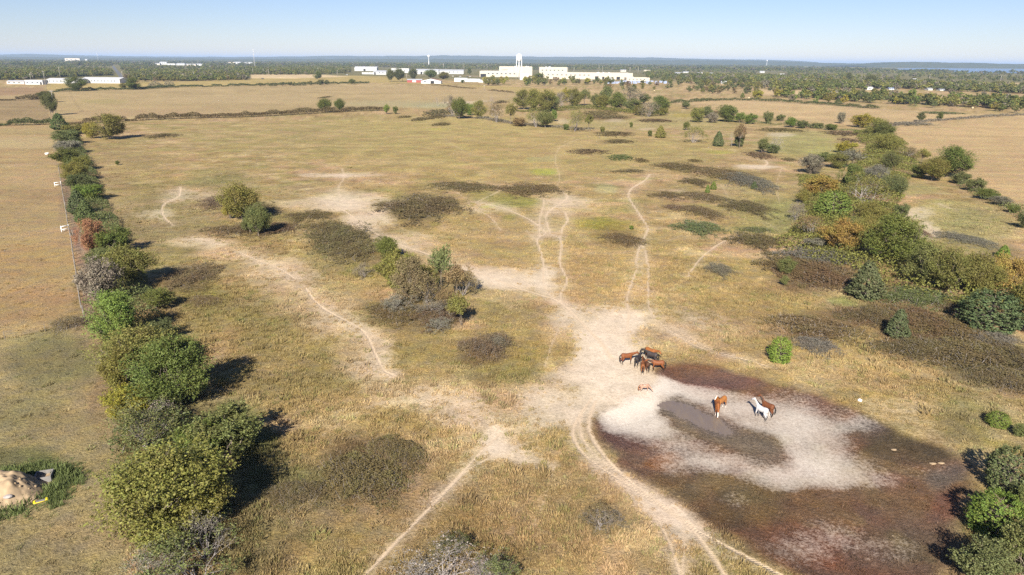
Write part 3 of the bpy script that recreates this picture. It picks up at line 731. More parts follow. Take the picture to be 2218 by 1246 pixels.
def proto_tree(seed, nleaf, leaf, nlobe=26, z0=.22, shoots=.25, open_=0.0, lean=0.0, stems=1, flat=1.0):
    """broad-leaved crown built of uneven lobes on limbs; returns (crown mesh, trunk mesh)"""
    r = np.random.default_rng(seed)
    lobes = []
    asym = r.uniform(-.08, .08, 2)
    while len(lobes) < nlobe:
        p = r.uniform(-1, 1, 3)
        d = np.linalg.norm(p)
        if d > 1 or d < .25: continue
        zz = z0 + (1 - z0) * (p[2] * .5 + .5)
        wz = 1.0 - .35 * max(0, p[2]) ** 2 - .25 * max(0, -p[2])
        c = np.array([p[0] * .40 * wz + asym[0] + lean * zz, p[1] * .40 * wz + asym[1], z0 + .06 + (1 - z0 - .16) * (p[2] * .5 + .5) * flat])
        lobes.append((c, r.uniform(.06, .19)))
    vol = np.array([l[1] ** 2.2 for l in lobes]); vol /= vol.sum()
    idx = r.choice(nlobe, nleaf, p=vol)
    lc = np.array([l[0] for l in lobes])[idx]; lr = np.array([l[1] for l in lobes])[idx]
    d = r.normal(0, 1, (nleaf, 3)); d /= np.linalg.norm(d, axis=1, keepdims=True)
    rad = r.uniform(0, 1, nleaf) ** .42
    bump = .75 + .5 * vnoise(d[:, 0] * 4 + idx * 7.3, d[:, 1] * 4 + d[:, 2] * 3.1, seed)
    cen = lc + d * (lr * rad * bump)[:, None] * np.array([1, 1, .85])
    ns = int(nleaf * shoots)
    if ns:   # leafy shoots that break the outline
        nsh = max(ns // 9, 1)
        si = r.choice(nlobe, nsh); dr = r.normal(0, 1, (nsh, 3)); dr[:, 2] = abs(dr[:, 2]) + .25; dr /= np.linalg.norm(dr, axis=1, keepdims=True)
        L = r.uniform(.06, .15, nsh)
        k = r.integers(0, nsh, ns); t = r.uniform(.3, 1, ns)
        L0 = np.array([l[1] for l in lobes])[si] * .8
        cen[:ns] = np.array([l[0] for l in lobes])[si][k] + dr[k] * (L0[k] + L[k] * t)[:, None] + r.normal(0, .008, (ns, 3))
    if open_ > 0:
        keep = vnoise(cen[:, 0] * 9, cen[:, 1] * 9 + cen[:, 2] * 8, seed + 3) > open_
        cen = cen[keep]; d = d[keep]; idx = idx[keep]
    cen[:, 2] = np.maximum(cen[:, 2], .03)
    n = len(cen)
    tint_l = r.uniform(0, 1, nlobe)
    nrm = d * .7 + r.normal(0, .55, (n, 3)) + np.array([0, 0, .35])
    crown = cards('crown', cen, nrm, leaf * r.uniform(.45, 1.6, n), np.clip(r.uniform(0, 1, n) * .75 + .25 * tint_l[idx], 0, 1), np.clip(tint_l[idx] * .7 + r.uniform(0, .3, n), 0, 1), M_LEAF, r)
    segs = []
    for s in range(stems):
        off = np.array([r.uniform(-.05, .05), r.uniform(-.05, .05), 0]) if stems > 1 else np.zeros(3)
        fork = np.array([asym[0] * .6 + lean * .3, asym[1] * .6, z0 + .10]) + off * 2
        segs += limb_path(off + np.array([0, 0, -.03]), fork, .022 / math.sqrt(stems), .014 / math.sqrt(stems), r, 4, .03)
        for l in lobes[s::stems]:
            segs += limb_path(fork, l[0], .009, .002, r, 3, .07)
            for _ in range(3):
                dd = r.normal(0, 1, 3); dd[2] = abs(dd[2]) * .8; dd /= np.linalg.norm(dd)
                segs.append((l[0], l[0] + dd * l[1] * r.uniform(.8, 1.5), .0022, .0008))
    return crown, seg_tubes('trunk', segs, M_BARK, 5)

def proto_cedar(seed, nspray, per, leaf, prof='cone'):
    r = np.random.default_rng(seed)
    z = r.uniform(0, 1, nspray) ** (1.25)
    if prof == 'cone': rad = .5 * (np.clip(1 - z, 0, 1) ** .62) * (.55 + .45 * sstep(0, .16, z))
    else: rad = .5 * np.sqrt(np.clip(1 - (2 * (z * .93 + .02) - .85) ** 2 / 1.35, 0.01, 1))
    a = r.uniform(0, 6.283, nspray)
    bump = .78 + .32 * vnoise(a * 3.0, z * 9, seed) + r.normal(0, .05, nspray)
    k = r.uniform(.55, 1.0, nspray) ** .5
    dirv = np.stack([np.cos(a), np.sin(a), .35 + .7 * z], -1); dirv /= np.linalg.norm(dirv, axis=1, keepdims=True)
    base = np.stack([np.cos(a) * rad * k * bump, np.sin(a) * rad * k * bump, .03 + .95 * z * (.96 + .06 * r.uniform(-1, 1, nspray))], -1)
    t = r.uniform(-.5, 1, (nspray, per))
    cen = base[:, None, :] + dirv[:, None, :] * (t * .05)[:, :, None] + r.normal(0, .011, (nspray, per, 3)) * np.array([1, 1, .7])
    n = nspray * per
    cen = cen.reshape(n, 3); dd = np.repeat(dirv, per, 0)
    cen[:, 2] = np.clip(cen[:, 2], .01, 1.03)
    sh = np.repeat(r.uniform(0, 1, nspray), per) * .5 + r.uniform(0, .5, n)
    crown = cards('crown', cen, dd * .8 + r.normal(0, .5, (n, 3)), leaf * r.uniform(.6, 1.3, n), sh, np.repeat(r.uniform(0, 1, nspray), per), M_CEDAR, r, .6)
    segs = limb_path((0, 0, -.02), (0, 0, .92), .03, .004, r, 5, .01)
    for i in r.choice(nspray, min(60, nspray), replace=False):
        segs.append((np.array([0, 0, base[i, 2] * .9]), base[i], .006, .002))
    return crown, seg_tubes('trunk', segs, M_BARK, 5)

def proto_twiggy(seed, stems=9, depth=4, leafn=500, leaf=.03, mat=None, spread=.55, up=.75):
    """bare, much-branched grey shrub with a few leaves left"""
    r = np.random.default_rng(seed)
    segs = []; tips = []
    def grow(p, d, L, rad, k):
        n = 2
        for i in range(n):
            d2 = d + r.normal(0, .16, 3); d2 /= np.linalg.norm(d2)
            q = p + d2 * L / n
            segs.append((p, q, rad, rad * .8)); p = q; d = d2; rad *= .8
        if k == 0: tips.append(p); return
        for i in range(r.integers(2, 4)):
            d3 = d + r.normal(0, .5, 3); d3[2] += .08; d3 /= np.linalg.norm(d3)
            grow(p, d3, L * r.uniform(.6, .85), rad * .75, k - 1)
    for s in range(stems):
        a = r.uniform(0, 6.28); t = r.uniform(.1, spread)
        d = np.array([math.cos(a) * t, math.sin(a) * t, up]); d /= np.linalg.norm(d)
        grow(np.array([r.uniform(-.06, .06), r.uniform(-.06, .06), -.02]), d, r.uniform(.26, .36), .012, depth)
    S = np.array([s[1] for s in segs]); mx = np.percentile(S[:, 2], 99.5); wx = np.percentile(abs(S[:, :2]), 98)
    sc = np.array([.5 / wx, .5 / wx, 1 / mx])
    segs = [(a * sc, b * sc, r0, r1) for a, b, r0, r1 in segs]
    T = np.array(tips) * sc
    cen = T[r.integers(0, len(T), leafn)] + r.normal(0, .03, (leafn, 3))
    cen[:, 2] = np.maximum(cen[:, 2], .03)
    crown = cards('foliage', cen, r.normal(0, 1, (leafn, 3)) + np.array([0, 0, .5]), leaf * r.uniform(.6, 1.3, leafn), r.uniform(0, 1, leafn), r.uniform(0, 1, leafn), M_LEAF, r)
    return crown, seg_tubes('branches', segs, mat or M_TWIG, 3)

def proto_bramble(seed, n, leaf, twigs=260):
    r = np.random.default_rng(seed)
    m = n * 4
    x = r.uniform(-.68, .68, m); y = r.uniform(-.68, .68, m)
    a = np.arctan2(y, x); rr = np.hypot(x, y) / .5
    edge = .70 + .62 * fbm(np.cos(a) * 1.5 + 5, np.sin(a) * 1.5 + 5, seed, 3)
    q = rr / edge
    patch = fbm(x * 8 + 3, y * 8 + 3, seed + 2, 3)
    keep = r.uniform(0, 1, m) < sstep(1.25, .35, q + (patch - .5) * 1.2)
    x, y, q, patch = x[keep][:n], y[keep][:n], q[keep][:n], patch[keep][:n]
    n = len(x)
    z = (.25 + .75 * np.sqrt(np.clip(1.05 - np.clip(q, 0, 1.02) ** 2, 0.02, 1))) * (.3 + 1.1 * patch) * r.uniform(.1, 1, n) ** .5
    cen = np.stack([x, y, z], -1)
    big = fbm(x * 5, y * 5, seed + 9, 3)
    me = cards('foliage', cen, r.normal(0, .75, (n, 3)) + np.array([0, 0, .6]), leaf * r.uniform(.5, 1.4, n), r.uniform(0, 1, n) * .75 + .25 * big, np.clip(sstep(.3, .7, big) * .7 + r.uniform(0, .3, n), 0, 1), M_BRAMBLE, r, .5)
    segs = []
    for i in r.choice(n, min(n, twigs), replace=False):
        c = cen[i]; d = r.normal(0, 1, 3) * np.array([.05, .05, .3]); segs.append((np.array([c[0], c[1], 0]), np.array([c[0] + d[0], c[1] + d[1], c[2] * 1.1 + .03]), .003, .001))
    return me, seg_tubes('canes', segs, M_TWIG, 3)

PROTO = {}
PROTO['tree'] = [proto_tree(s, 46000, .020, 46, .05, .35, .26) for s in (1, 2, 3)]
PROTO['upright'] = [proto_tree(s, 40000, .020, 40, .06, .6, .22, stems=3) for s in (11, 12)]
PROTO['bush'] = [proto_tree(s, 24000, .028, 34, .02, .45, .3, stems=4) for s in (21, 22, 23)]
PROTO['open'] = [proto_tree(s, 8500, .034, 22, .3, .3, .42, stems=2) for s in (31, 32)]
PROTO['cedar'] = [proto_cedar(s, 900, 15, .038) for s in (41, 42)]
PROTO['roundcedar'] = [proto_cedar(s, 1100, 15, .034, 'round') for s in (45, 46)]
PROTO['twiggy'] = [proto_twiggy(51), proto_twiggy(52, leafn=1400)]
PROTO['leafytwig'] = [proto_twiggy(55, 10, 4, 4200, .032, None), proto_twiggy(56, 10, 4, 3200, .032, None)]
PROTO['bare'] = [proto_twiggy(57, 4, 5, 150, .03, None, .28, .9)]
PROTO['bramble'] = [proto_bramble(s, 7500, .028) for s in (61, 62, 63, 64)]
PROTO['lotree'] = [proto_tree(s, 2200, .065, 20, .08, .2) for s in (71, 72, 73, 74)]
PROTO['lobush'] = [proto_tree(s, 1600, .072, 16, .02, .25, stems=3) for s in (76, 77, 78)]
PROTO['locedar'] = [proto_cedar(s, 160, 7, .09) for s in (81, 82)]
PROTO['lobramble'] = [proto_bramble(s, 900, .08, 60) for s in (85, 86, 87)]

COLS = {  # foliage albedo
    'green': (.070, .088, .022), 'bright': (.085, .125, .026), 'olive': (.110, .112, .028), 'yellow': (.17, .165, .028), 'dark': (.058, .068, .024),
    'brown': (.130, .104, .046), 'orange': (.17, .105, .046), 'grey': (.125, .115, .078), 'cedar': (.056, .074, .028), 'bluecedar': (.062, .076, .034), 'limecedar': (.085, .120, .022),
    'gold': (.19, .14, .034), 'bramble': (.108, .080, .036), 'redbramble': (.112, .076, .042), 'darkbramble': (.096, .074, .034), 'greybramble': (.125, .11, .080), 'greenbramble': (.090, .100, .036), 'deadgrey': (.18, .16, .14), 'midgreen': (.082, .096, .034)}
PRNG = np.random.default_rng(77)
PARTN = {'twiggy': ('foliage', 'branches'), 'leafytwig': ('foliage', 'branches'), 'bare': ('foliage', 'branches'), 'bramble': ('foliage', 'canes'), 'lobramble': ('foliage', 'canes')}

def plant(kind, x, y, wid, hgt, col, name, label, cat, group=None, dep=None, rz=None, var=None):
    """a thing: an empty at the foot with crown and trunk under it"""
    pr = PROTO[kind]; crown, trunk = pr[PRNG.integers(len(pr)) if var is None else var % len(pr)]
    e = bpy.data.objects.new(name, None); COL.objects.link(e)
    e.empty_display_size = .3
    e.location = (x, y, gz(x, y))
    rz = PRNG.uniform(0, 6.28) if rz is None else rz
    pn = PARTN.get(kind, ('crown', 'trunk'))
    c = np.array(COLS[col]) * (1.45 if 'bramble' in col else 1.65) * PRNG.uniform(.88, 1.12) * np.array([PRNG.uniform(.93, 1.07), 1, PRNG.uniform(.9, 1.1)])
    for nm, me in zip(pn, (crown, trunk)):
        o = link(nm, me, e)
        if dep is None:
            o.rotation_euler[2] = rz; o.scale = (wid, wid, hgt)
        else:
            o.rotation_euler[2] = rz; o.scale = (wid, dep, hgt)
        o.color = (*c, 1)
        if nm in ('canes', 'foliage', 'branches'): o['kind'] = 'stuff'
    tag(e, label, cat, group)
    return e

def grp_wide(u, vb):
    return u < 480 or (u > 1700 and vb < 700)

def plant_px(kind, u, vb, vt, w, col, name, label, cat, group=None, hmul=1.0, **kw):
    x, y = px2g(u, vb)
    d = depth_of(x, y)
    wid = w * d / F * (1.2 if grp_wide(u, vb) else 1.12)
    h = z_for(x, y, vt)
    # the crown's far side hides part of the height the photo shows; allow for its depth
    vb_back = w2px(np.array([x]), np.array([y + wid * .3]))[1][0]
    h2 = z_for(x, y + wid * .25, vt)
    h = max((h + h2) * .52 * hmul, wid * .28)
    return plant(kind, float(x), float(y), wid, h, col, name, label, cat, group, **kw)

T, S_, CE = 'tree', 'shrub', 'tree'
HG = 'trees and shrubs of the left hedgerow'
PL = [
    # left hedgerow, from the near end to the far end
    ('leafytwig', 420, 1262, 1165, 160, 'midgreen', 'bare_shrub', 'grey twiggy half-bare shrub at the near end of the hedgerow', S_, HG),
    ('twiggy', 330, 1275, 1185, 110, 'grey', 'bare_shrub', 'leafless grey brush heap beside the mown lawn', S_, HG),
    ('tree', 345, 1165, 965, 250, 'olive', 'deciduous_tree', 'broad olive green tree, widest crown of the left hedgerow', T, HG),
    ('upright', 430, 1150, 1010, 120, 'olive', 'deciduous_tree', 'olive tree merged into the right flank of the widest hedgerow tree', T, HG),
    ('twiggy', 445, 1205, 1105, 110, 'grey', 'bare_shrub', 'dead grey branches sticking out under the widest hedgerow tree', S_, HG),
    ('bush', 488, 995, 880, 150, 'midgreen', 'vine_thicket', 'low green viny thicket east of the dead grey hedgerow shrub', S_, HG),
    ('bush', 440, 1000, 905, 100, 'green', 'vine_thicket', 'darker green vine mound between thicket and hedgerow trees', S_, HG),
    ('leafytwig', 318, 965, 868, 110, 'midgreen', 'bare_shrub', 'shrub half green half bare grey in the hedgerow', S_, HG),
    ('twiggy', 352, 925, 862, 66, 'deadgrey', 'bare_shrub', 'small dead silver grey shrub in the hedgerow', S_, HG),
    ('bush', 285, 905, 832, 92, 'yellow', 'shrub', 'bright yellow green shrub at the lawn edge of the hedgerow', S_, HG),
    ('upright', 385, 885, 738, 150, 'green', 'deciduous_tree', 'dark green tree of upright shoots casting the longest hedgerow shadow', T, HG),
    ('tree', 315, 815, 708, 150, 'olive', 'deciduous_tree', 'yellowish olive tree behind the dark green upright tree', T, HG),
    ('bush', 270, 850, 760, 70, 'olive', 'shrub', 'olive shrub filling the gap above the yellow green shrub', S_, HG),
    ('tree', 248, 748, 636, 112, 'bright', 'deciduous_tree', 'fresh bright green tree of the hedgerow near the fence end', T, HG),
    ('bush', 352, 735, 690, 60, 'dark', 'shrub', 'low dark shrub in the shade east of the bright green tree', S_, HG),
    ('bush', 345, 672, 625, 62, 'green', 'shrub', 'low green shrub standing clear of the hedgerow on the pasture side', S_, HG),
    ('bush', 225, 660, 562, 76, 'grey', 'shrub', 'dull grey green shrub facing the fence track', S_, HG),
    ('tree', 292, 618, 530, 100, 'olive', 'deciduous_tree', 'dark olive tree between orange tree and bright green tree', T, HG),
    ('bush', 225, 585, 535, 60, 'midgreen', 'shrub', 'mid green shrub at the foot of the dark olive tree', S_, HG),
    ('tree', 196, 546, 478, 64, 'orange', 'autumn_tree', 'rust orange autumn tree, the only orange one in the hedgerow', T, HG),
    ('bush', 248, 548, 492, 66, 'green', 'shrub', 'green shrub on the pasture side of the rust orange tree', S_, HG),
    ('cedar', 188, 484, 436, 46, 'cedar', 'cedar_tree', 'dark pointed cedar right behind the rust orange tree', CE, HG),
    ('cedar', 172, 462, 412, 42, 'cedar', 'cedar_tree', 'taller dark cedar second from the rust orange tree', CE, HG),
    ('bush', 190, 435, 398, 58, 'bright', 'shrub', 'light green shrub beyond the two dark hedgerow cedars', S_, HG),
    ('bush', 172, 410, 376, 50, 'dark', 'shrub', 'dark shrub level with the farther white brace', S_, HG),
    ('tree', 164, 392, 350, 54, 'olive', 'deciduous_tree', 'brownish olive hedgerow tree beyond the farther white brace', T, HG),
    ('bush', 178, 368, 338, 40, 'olive', 'shrub', 'pale olive shrub leaning to the pasture beyond the white braces', S_, HG),
    ('bush', 148, 357, 320, 54, 'green', 'shrub', 'deep green rounded shrub where the fence track starts', S_, HG),
    ('bush', 153, 332, 303, 52, 'grey', 'shrub', 'dusty green shrub in the far part of the hedgerow', S_, HG),
    ('bush', 152, 312, 280, 54, 'midgreen', 'shrub', 'broad dull shrub beyond the fence track in the hedgerow', S_, HG),
    ('bush', 160, 290, 268, 46, 'olive', 'shrub', 'low olive shrub beside the far hedgerow corner cedar', S_, HG),
    ('cedar', 130, 281, 246, 36, 'cedar', 'cedar_tree', 'dark cedar at the corner where two hedgerows meet', CE, HG),
    ('tree', 236, 302, 250, 72, 'olive', 'deciduous_tree', 'lone olive tree standing just off the far hedgerow corner', T, None),
    ('bush', 202, 300, 264, 32, 'yellow', 'shrub', 'yellow green shrub hugging the lone olive corner tree', S_, None),
    ('bush', 112, 250, 205, 26, 'dark', 'shrub', 'dark tall shrub beside the leaning power pole', S_, HG),
    ('bush', 104, 222, 198, 30, 'dark', 'shrub', 'dark shrub just beyond the leaning power pole', S_, HG),
    # clumps in the middle of the pasture
    ('tree', 528, 478, 396, 84, 'olive', 'deciduous_tree', 'larger olive green tree of the two-tree clump among brown brambles', T, None),
    ('tree', 560, 512, 442, 54, 'midgreen', 'deciduous_tree', 'smaller green tree leaning on the larger of the two-tree clump', T, None),
    ('upright', 842, 560, 514, 56, 'green', 'shrub', 'blue green leafy shrub at the far end of the central thicket', S_, None),
    ('bush', 868, 625, 540, 76, 'olive', 'deciduous_tree', 'yellowish olive bushy tree of the central thicket', T, None),
    ('tree', 897, 655, 560, 84, 'brown', 'oak_tree', 'russet brown leaved oak in the central thicket', T, None),
    ('open', 958, 632, 528, 58, 'midgreen', 'deciduous_tree', 'tall thin tree with bright green tufts behind the brown oak', T, None),
    ('open', 986, 640, 570, 62, 'brown', 'deciduous_tree', 'withered grey brown tree on the east side of the central thicket', T, None),
    ('open', 999, 703, 636, 54, 'olive', 'deciduous_tree', 'small open tree with bare pale trunk south of the central thicket', T, None),
    ('leafytwig', 1075, 752, 730, 40, 'grey', 'bare_shrub', 'grey twig tangle on top of the lone bramble south of the thicket', S_, None),
    ('leafytwig', 790, 600, 572, 40, 'grey', 'bare_shrub', 'little grey bare shrub west of the central thicket', S_, None),
    ('leafytwig', 940, 680, 652, 70, 'grey', 'bare_shrub', 'grey brown brush in front of the brown oak', S_, None),
    ('leafytwig', 950, 712, 690, 60, 'grey', 'bare_shrub', 'grey green brush beside the small open tree', S_, None),
    ('twiggy', 965, 1262, 1180, 180, 'deadgrey', 'bare_shrub', 'wide heap of dead grey branches on the near pasture', S_, None),
    ('twiggy', 900, 1268, 1210, 110, 'deadgrey', 'bare_shrub', 'smaller dead branch heap beside the wide one, brown tinged', S_, None),
    ('twiggy', 1035, 1262, 1208, 90, 'deadgrey', 'bare_shrub', 'dead branch heap touching the grey green shrub', S_, None),
    ('leafytwig', 985, 1205, 1158, 78, 'dark', 'shrub', 'dark green shrub behind the heap of dead grey branches', S_, None),
    ('leafytwig', 1075, 1262, 1200, 74, 'midgreen', 'shrub', 'grey green shrub beside the heap of dead grey branches', S_, None),
    ('leafytwig', 1300, 1150, 1100, 60, 'brown', 'bare_shrub', 'thin brown weed clump on the bank south west of the pond', S_, None),
    ('bush', 846, 605, 552, 62, 'olive', 'shrub', 'olive shrub at the west foot of the central thicket', S_, None),
    ('leafytwig', 925, 655, 592, 62, 'brown', 'bare_shrub', 'brown half-bare shrub between oak and thin tree', S_, None),
    ('bush', 925, 628, 572, 60, 'olive', 'shrub', 'dull olive shrub filling the middle of the thicket', S_, None),
    ('bush', 968, 668, 625, 46, 'brown', 'shrub', 'brown shrub under the withered tree', S_, None),
    ('leafytwig', 1003, 640, 588, 50, 'brown', 'bare_shrub', 'grey brown brush at the east end of the thicket', S_, None),
    ('leafytwig', 870, 672, 640, 60, 'grey', 'bare_shrub', 'low grey brush at the south west of the thicket', S_, None),
    ('bush', 500, 475, 432, 34, 'yellow', 'shrub', 'yellowish shrub on the west flank of the two-tree clump', S_, None),
    ('bush', 545, 505, 468, 44, 'midgreen', 'shrub', 'green shrub between the trunks of the two-tree clump', S_, None),
    # single cedars round the pond
    ('roundcedar', 1688, 783, 731, 44, 'limecedar', 'cedar_tree', 'small lime green cedar above the dry pond', CE, None),
    ('cedar', 1873, 645, 566, 70, 'bluecedar', 'cedar_tree', 'large blue green cedar below the right tree line', CE, None),
    ('cedar', 1942, 731, 670, 50, 'bluecedar', 'cedar_tree', 'cone shaped cedar standing in brown brambles', CE, None),
    ('roundcedar', 2140, 712, 632, 112, 'cedar', 'cedar_tree', 'wide dense green cedar bush at the right margin', CE, None),
    ('roundcedar', 2182, 1062, 972, 92, 'cedar', 'cedar_tree', 'round dark cedar on the pond bank, the farther of the pair', CE, None),
    ('roundcedar', 2152, 1150, 1066, 102, 'limecedar', 'cedar_tree', 'round yellow green cedar on the pond bank, the nearer of the pair', CE, None),
    ('roundcedar', 2160, 922, 892, 42, 'limecedar', 'cedar_tree', 'low bright cedar seedling behind the dark pond bank cedar', CE, None),
    ('bush', 2212, 945, 915, 34, 'midgreen', 'shrub', 'small green shrub next to the low bright cedar seedling', S_, None),
    ('bush', 2130, 1262, 1170, 120, 'midgreen', 'shrub', 'grey green undergrowth at the pond bank corner', S_, None),
    ('bush', 2210, 1240, 1120, 110, 'midgreen', 'shrub', 'dense green undergrowth behind the yellow green pond cedar', S_, None),
    ('bush', 2225, 1120, 1050, 70, 'midgreen', 'shrub', 'green undergrowth between the two round pond cedars', S_, None),
    ('cedar', 2172, 558, 531, 28, 'limecedar', 'cedar_tree', 'small green cedar on the pasture beyond the right tree line', CE, None),
    ('bush', 1702, 593, 556, 34, 'midgreen', 'shrub', 'light green shrub at the near corner of the bramble heath', S_, None),
    ('bush', 1699, 618, 597, 20, 'midgreen', 'shrub', 'tiny light green shrub in front of the bramble heath corner', S_, None),
    ('cedar', 1532, 418, 401, 11, 'limecedar', 'cedar_tree', 'knee high young cedar, the narrower of two among the brambles', CE, None),
    ('cedar', 1545, 411, 394, 15, 'limecedar', 'cedar_tree', 'young bushy cedar, the wider of two among the brambles', CE, None),
    ('cedar', 1633, 410, 394, 15, 'cedar', 'cedar_tree', 'young cedar growing out of the largest bramble patch', CE, None),
    ('bush', 255, 358, 348, 8, 'green', 'shrub', 'tiny lone green shrub on the pasture near the hedgerow', S_, None),
    ('bush', 1368, 498, 488, 10, 'bright', 'shrub', 'tiny bright green shrub beside the yellow weed patch', S_, None),
]
RG = 'trees of the right tree line'
RL = [  # right tree line
    ('bush', 1868, 276, 246, 46, 'yellow', 'yellow green tree at the far end of the right tree line'), ('tree', 1896, 296, 258, 46, 'olive', 'olive tree at the hay field corner of the right tree line'),
    ('tree', 1918, 298, 265, 42, 'green', 'dark green tree touching the hay field corner'), ('tree', 1920, 330, 290, 56, 'olive', None), ('leafytwig', 1962, 346, 318, 36, 'brown', None), ('tree', 1928, 374, 330, 36, 'dark', None),
    ('open', 1994, 356, 322, 28, 'olive', None), ('upright', 2050, 383, 320, 76, 'green', 'big rounded green tree leaning over the hay field edge'), ('tree', 2016, 391, 340, 54, 'olive', None), ('bush', 1988, 386, 354, 34, 'green', None),
    ('bush', 1756, 376, 332, 44, 'grey', None), ('bush', 1832, 332, 306, 44, 'yellow', 'pale yellow tree behind the grey trees of the right tree line'), ('tree', 1808, 364, 330, 46, 'olive', None), ('open', 1846, 364, 324, 58, 'grey', None), ('tree', 1835, 404, 356, 54, 'green', None),
    ('bush', 1775, 424, 378, 66, 'gold', 'straw gold tree on the pasture side of the right tree line'), ('leafytwig', 1870, 445, 378, 84, 'olive', None), ('tree', 1892, 398, 356, 46, 'grey', None), ('tree', 1928, 426, 380, 54, 'midgreen', None), ('roundcedar', 1801, 473, 414, 62, 'bright', 'vivid green rounded tree inside the right tree line'),
    ('tree', 1888, 486, 436, 64, 'olive', None), ('leafytwig', 1752, 512, 468, 58, 'brown', 'withered brown tree on the near side of the tree line'), ('leafytwig', 1722, 478, 440, 36, 'grey', None), ('tree', 1813, 546, 476, 80, 'gold', 'tree with mixed gold and green leaves on the near side'),
    ('tree', 1922, 572, 468, 118, 'green', 'tallest dark olive tree of the right tree line'), ('tree', 1866, 545, 470, 56, 'olive', None), ('tree', 1998, 620, 532, 84, 'midgreen', 'broad mid green tree right of the tallest dark tree'), ('tree', 2060, 636, 540, 92, 'olive', 'wide olive tree leading to the golden ones'),
    ('tree', 2122, 640, 548, 84, 'olive', None), ('bush', 2172, 628, 552, 70, 'gold', 'golden orange tree at the right end of the tree line'), ('bush', 2225, 690, 590, 60, 'olive', None), ('bush', 2240, 730, 640, 60, 'midgreen', None), ('bush', 1970, 520, 490, 40, 'grey', None), ('bush', 1950, 470, 440, 30, 'midgreen', None),
    ('bush', 2110, 415, 385, 36, 'midgreen', None), ('bush', 2135, 432, 408, 40, 'green', None), ('bush', 2165, 445, 425, 36, 'grey', None), ('bush', 2195, 462, 445, 24, 'green', None), ('bush', 2215, 495, 460, 30, 'dark', None), ('bush', 2080, 398, 372, 34, 'midgreen', None),
    ('bush', 1790, 350, 330, 40, 'midgreen', None), ('bush', 1850, 500, 470, 40, 'midgreen', None), ('bush', 1760, 540, 515, 40, 'grey', None), ('bush', 1740, 440, 410, 30, 'olive', None),
]
CN = {'olive': 'olive', 'green': 'green', 'grey': 'grey green', 'brown': 'brown', 'dark': 'dark green', 'midgreen': 'mid green', 'bright': 'bright green', 'yellow': 'yellow green', 'gold': 'golden', 'cedar': 'dark', 'deadgrey': 'dead grey', 'limecedar': 'bright', 'orange': 'orange'}
for k, u, vb, vt, w, c, lab in RL:
    kk = {'leafytwig': 'half-bare tree', 'bush': 'bushy tree', 'open': 'thin open tree'}.get(k, 'leafy tree')
    PL.append((k, u, vb, vt, w, c, 'bushy_tree' if k == 'bush' else 'deciduous_tree', lab or '%s %s in the right tree line' % (CN[c], kk), T, RG))
BG_ = 'trees of the belt across the far pasture'
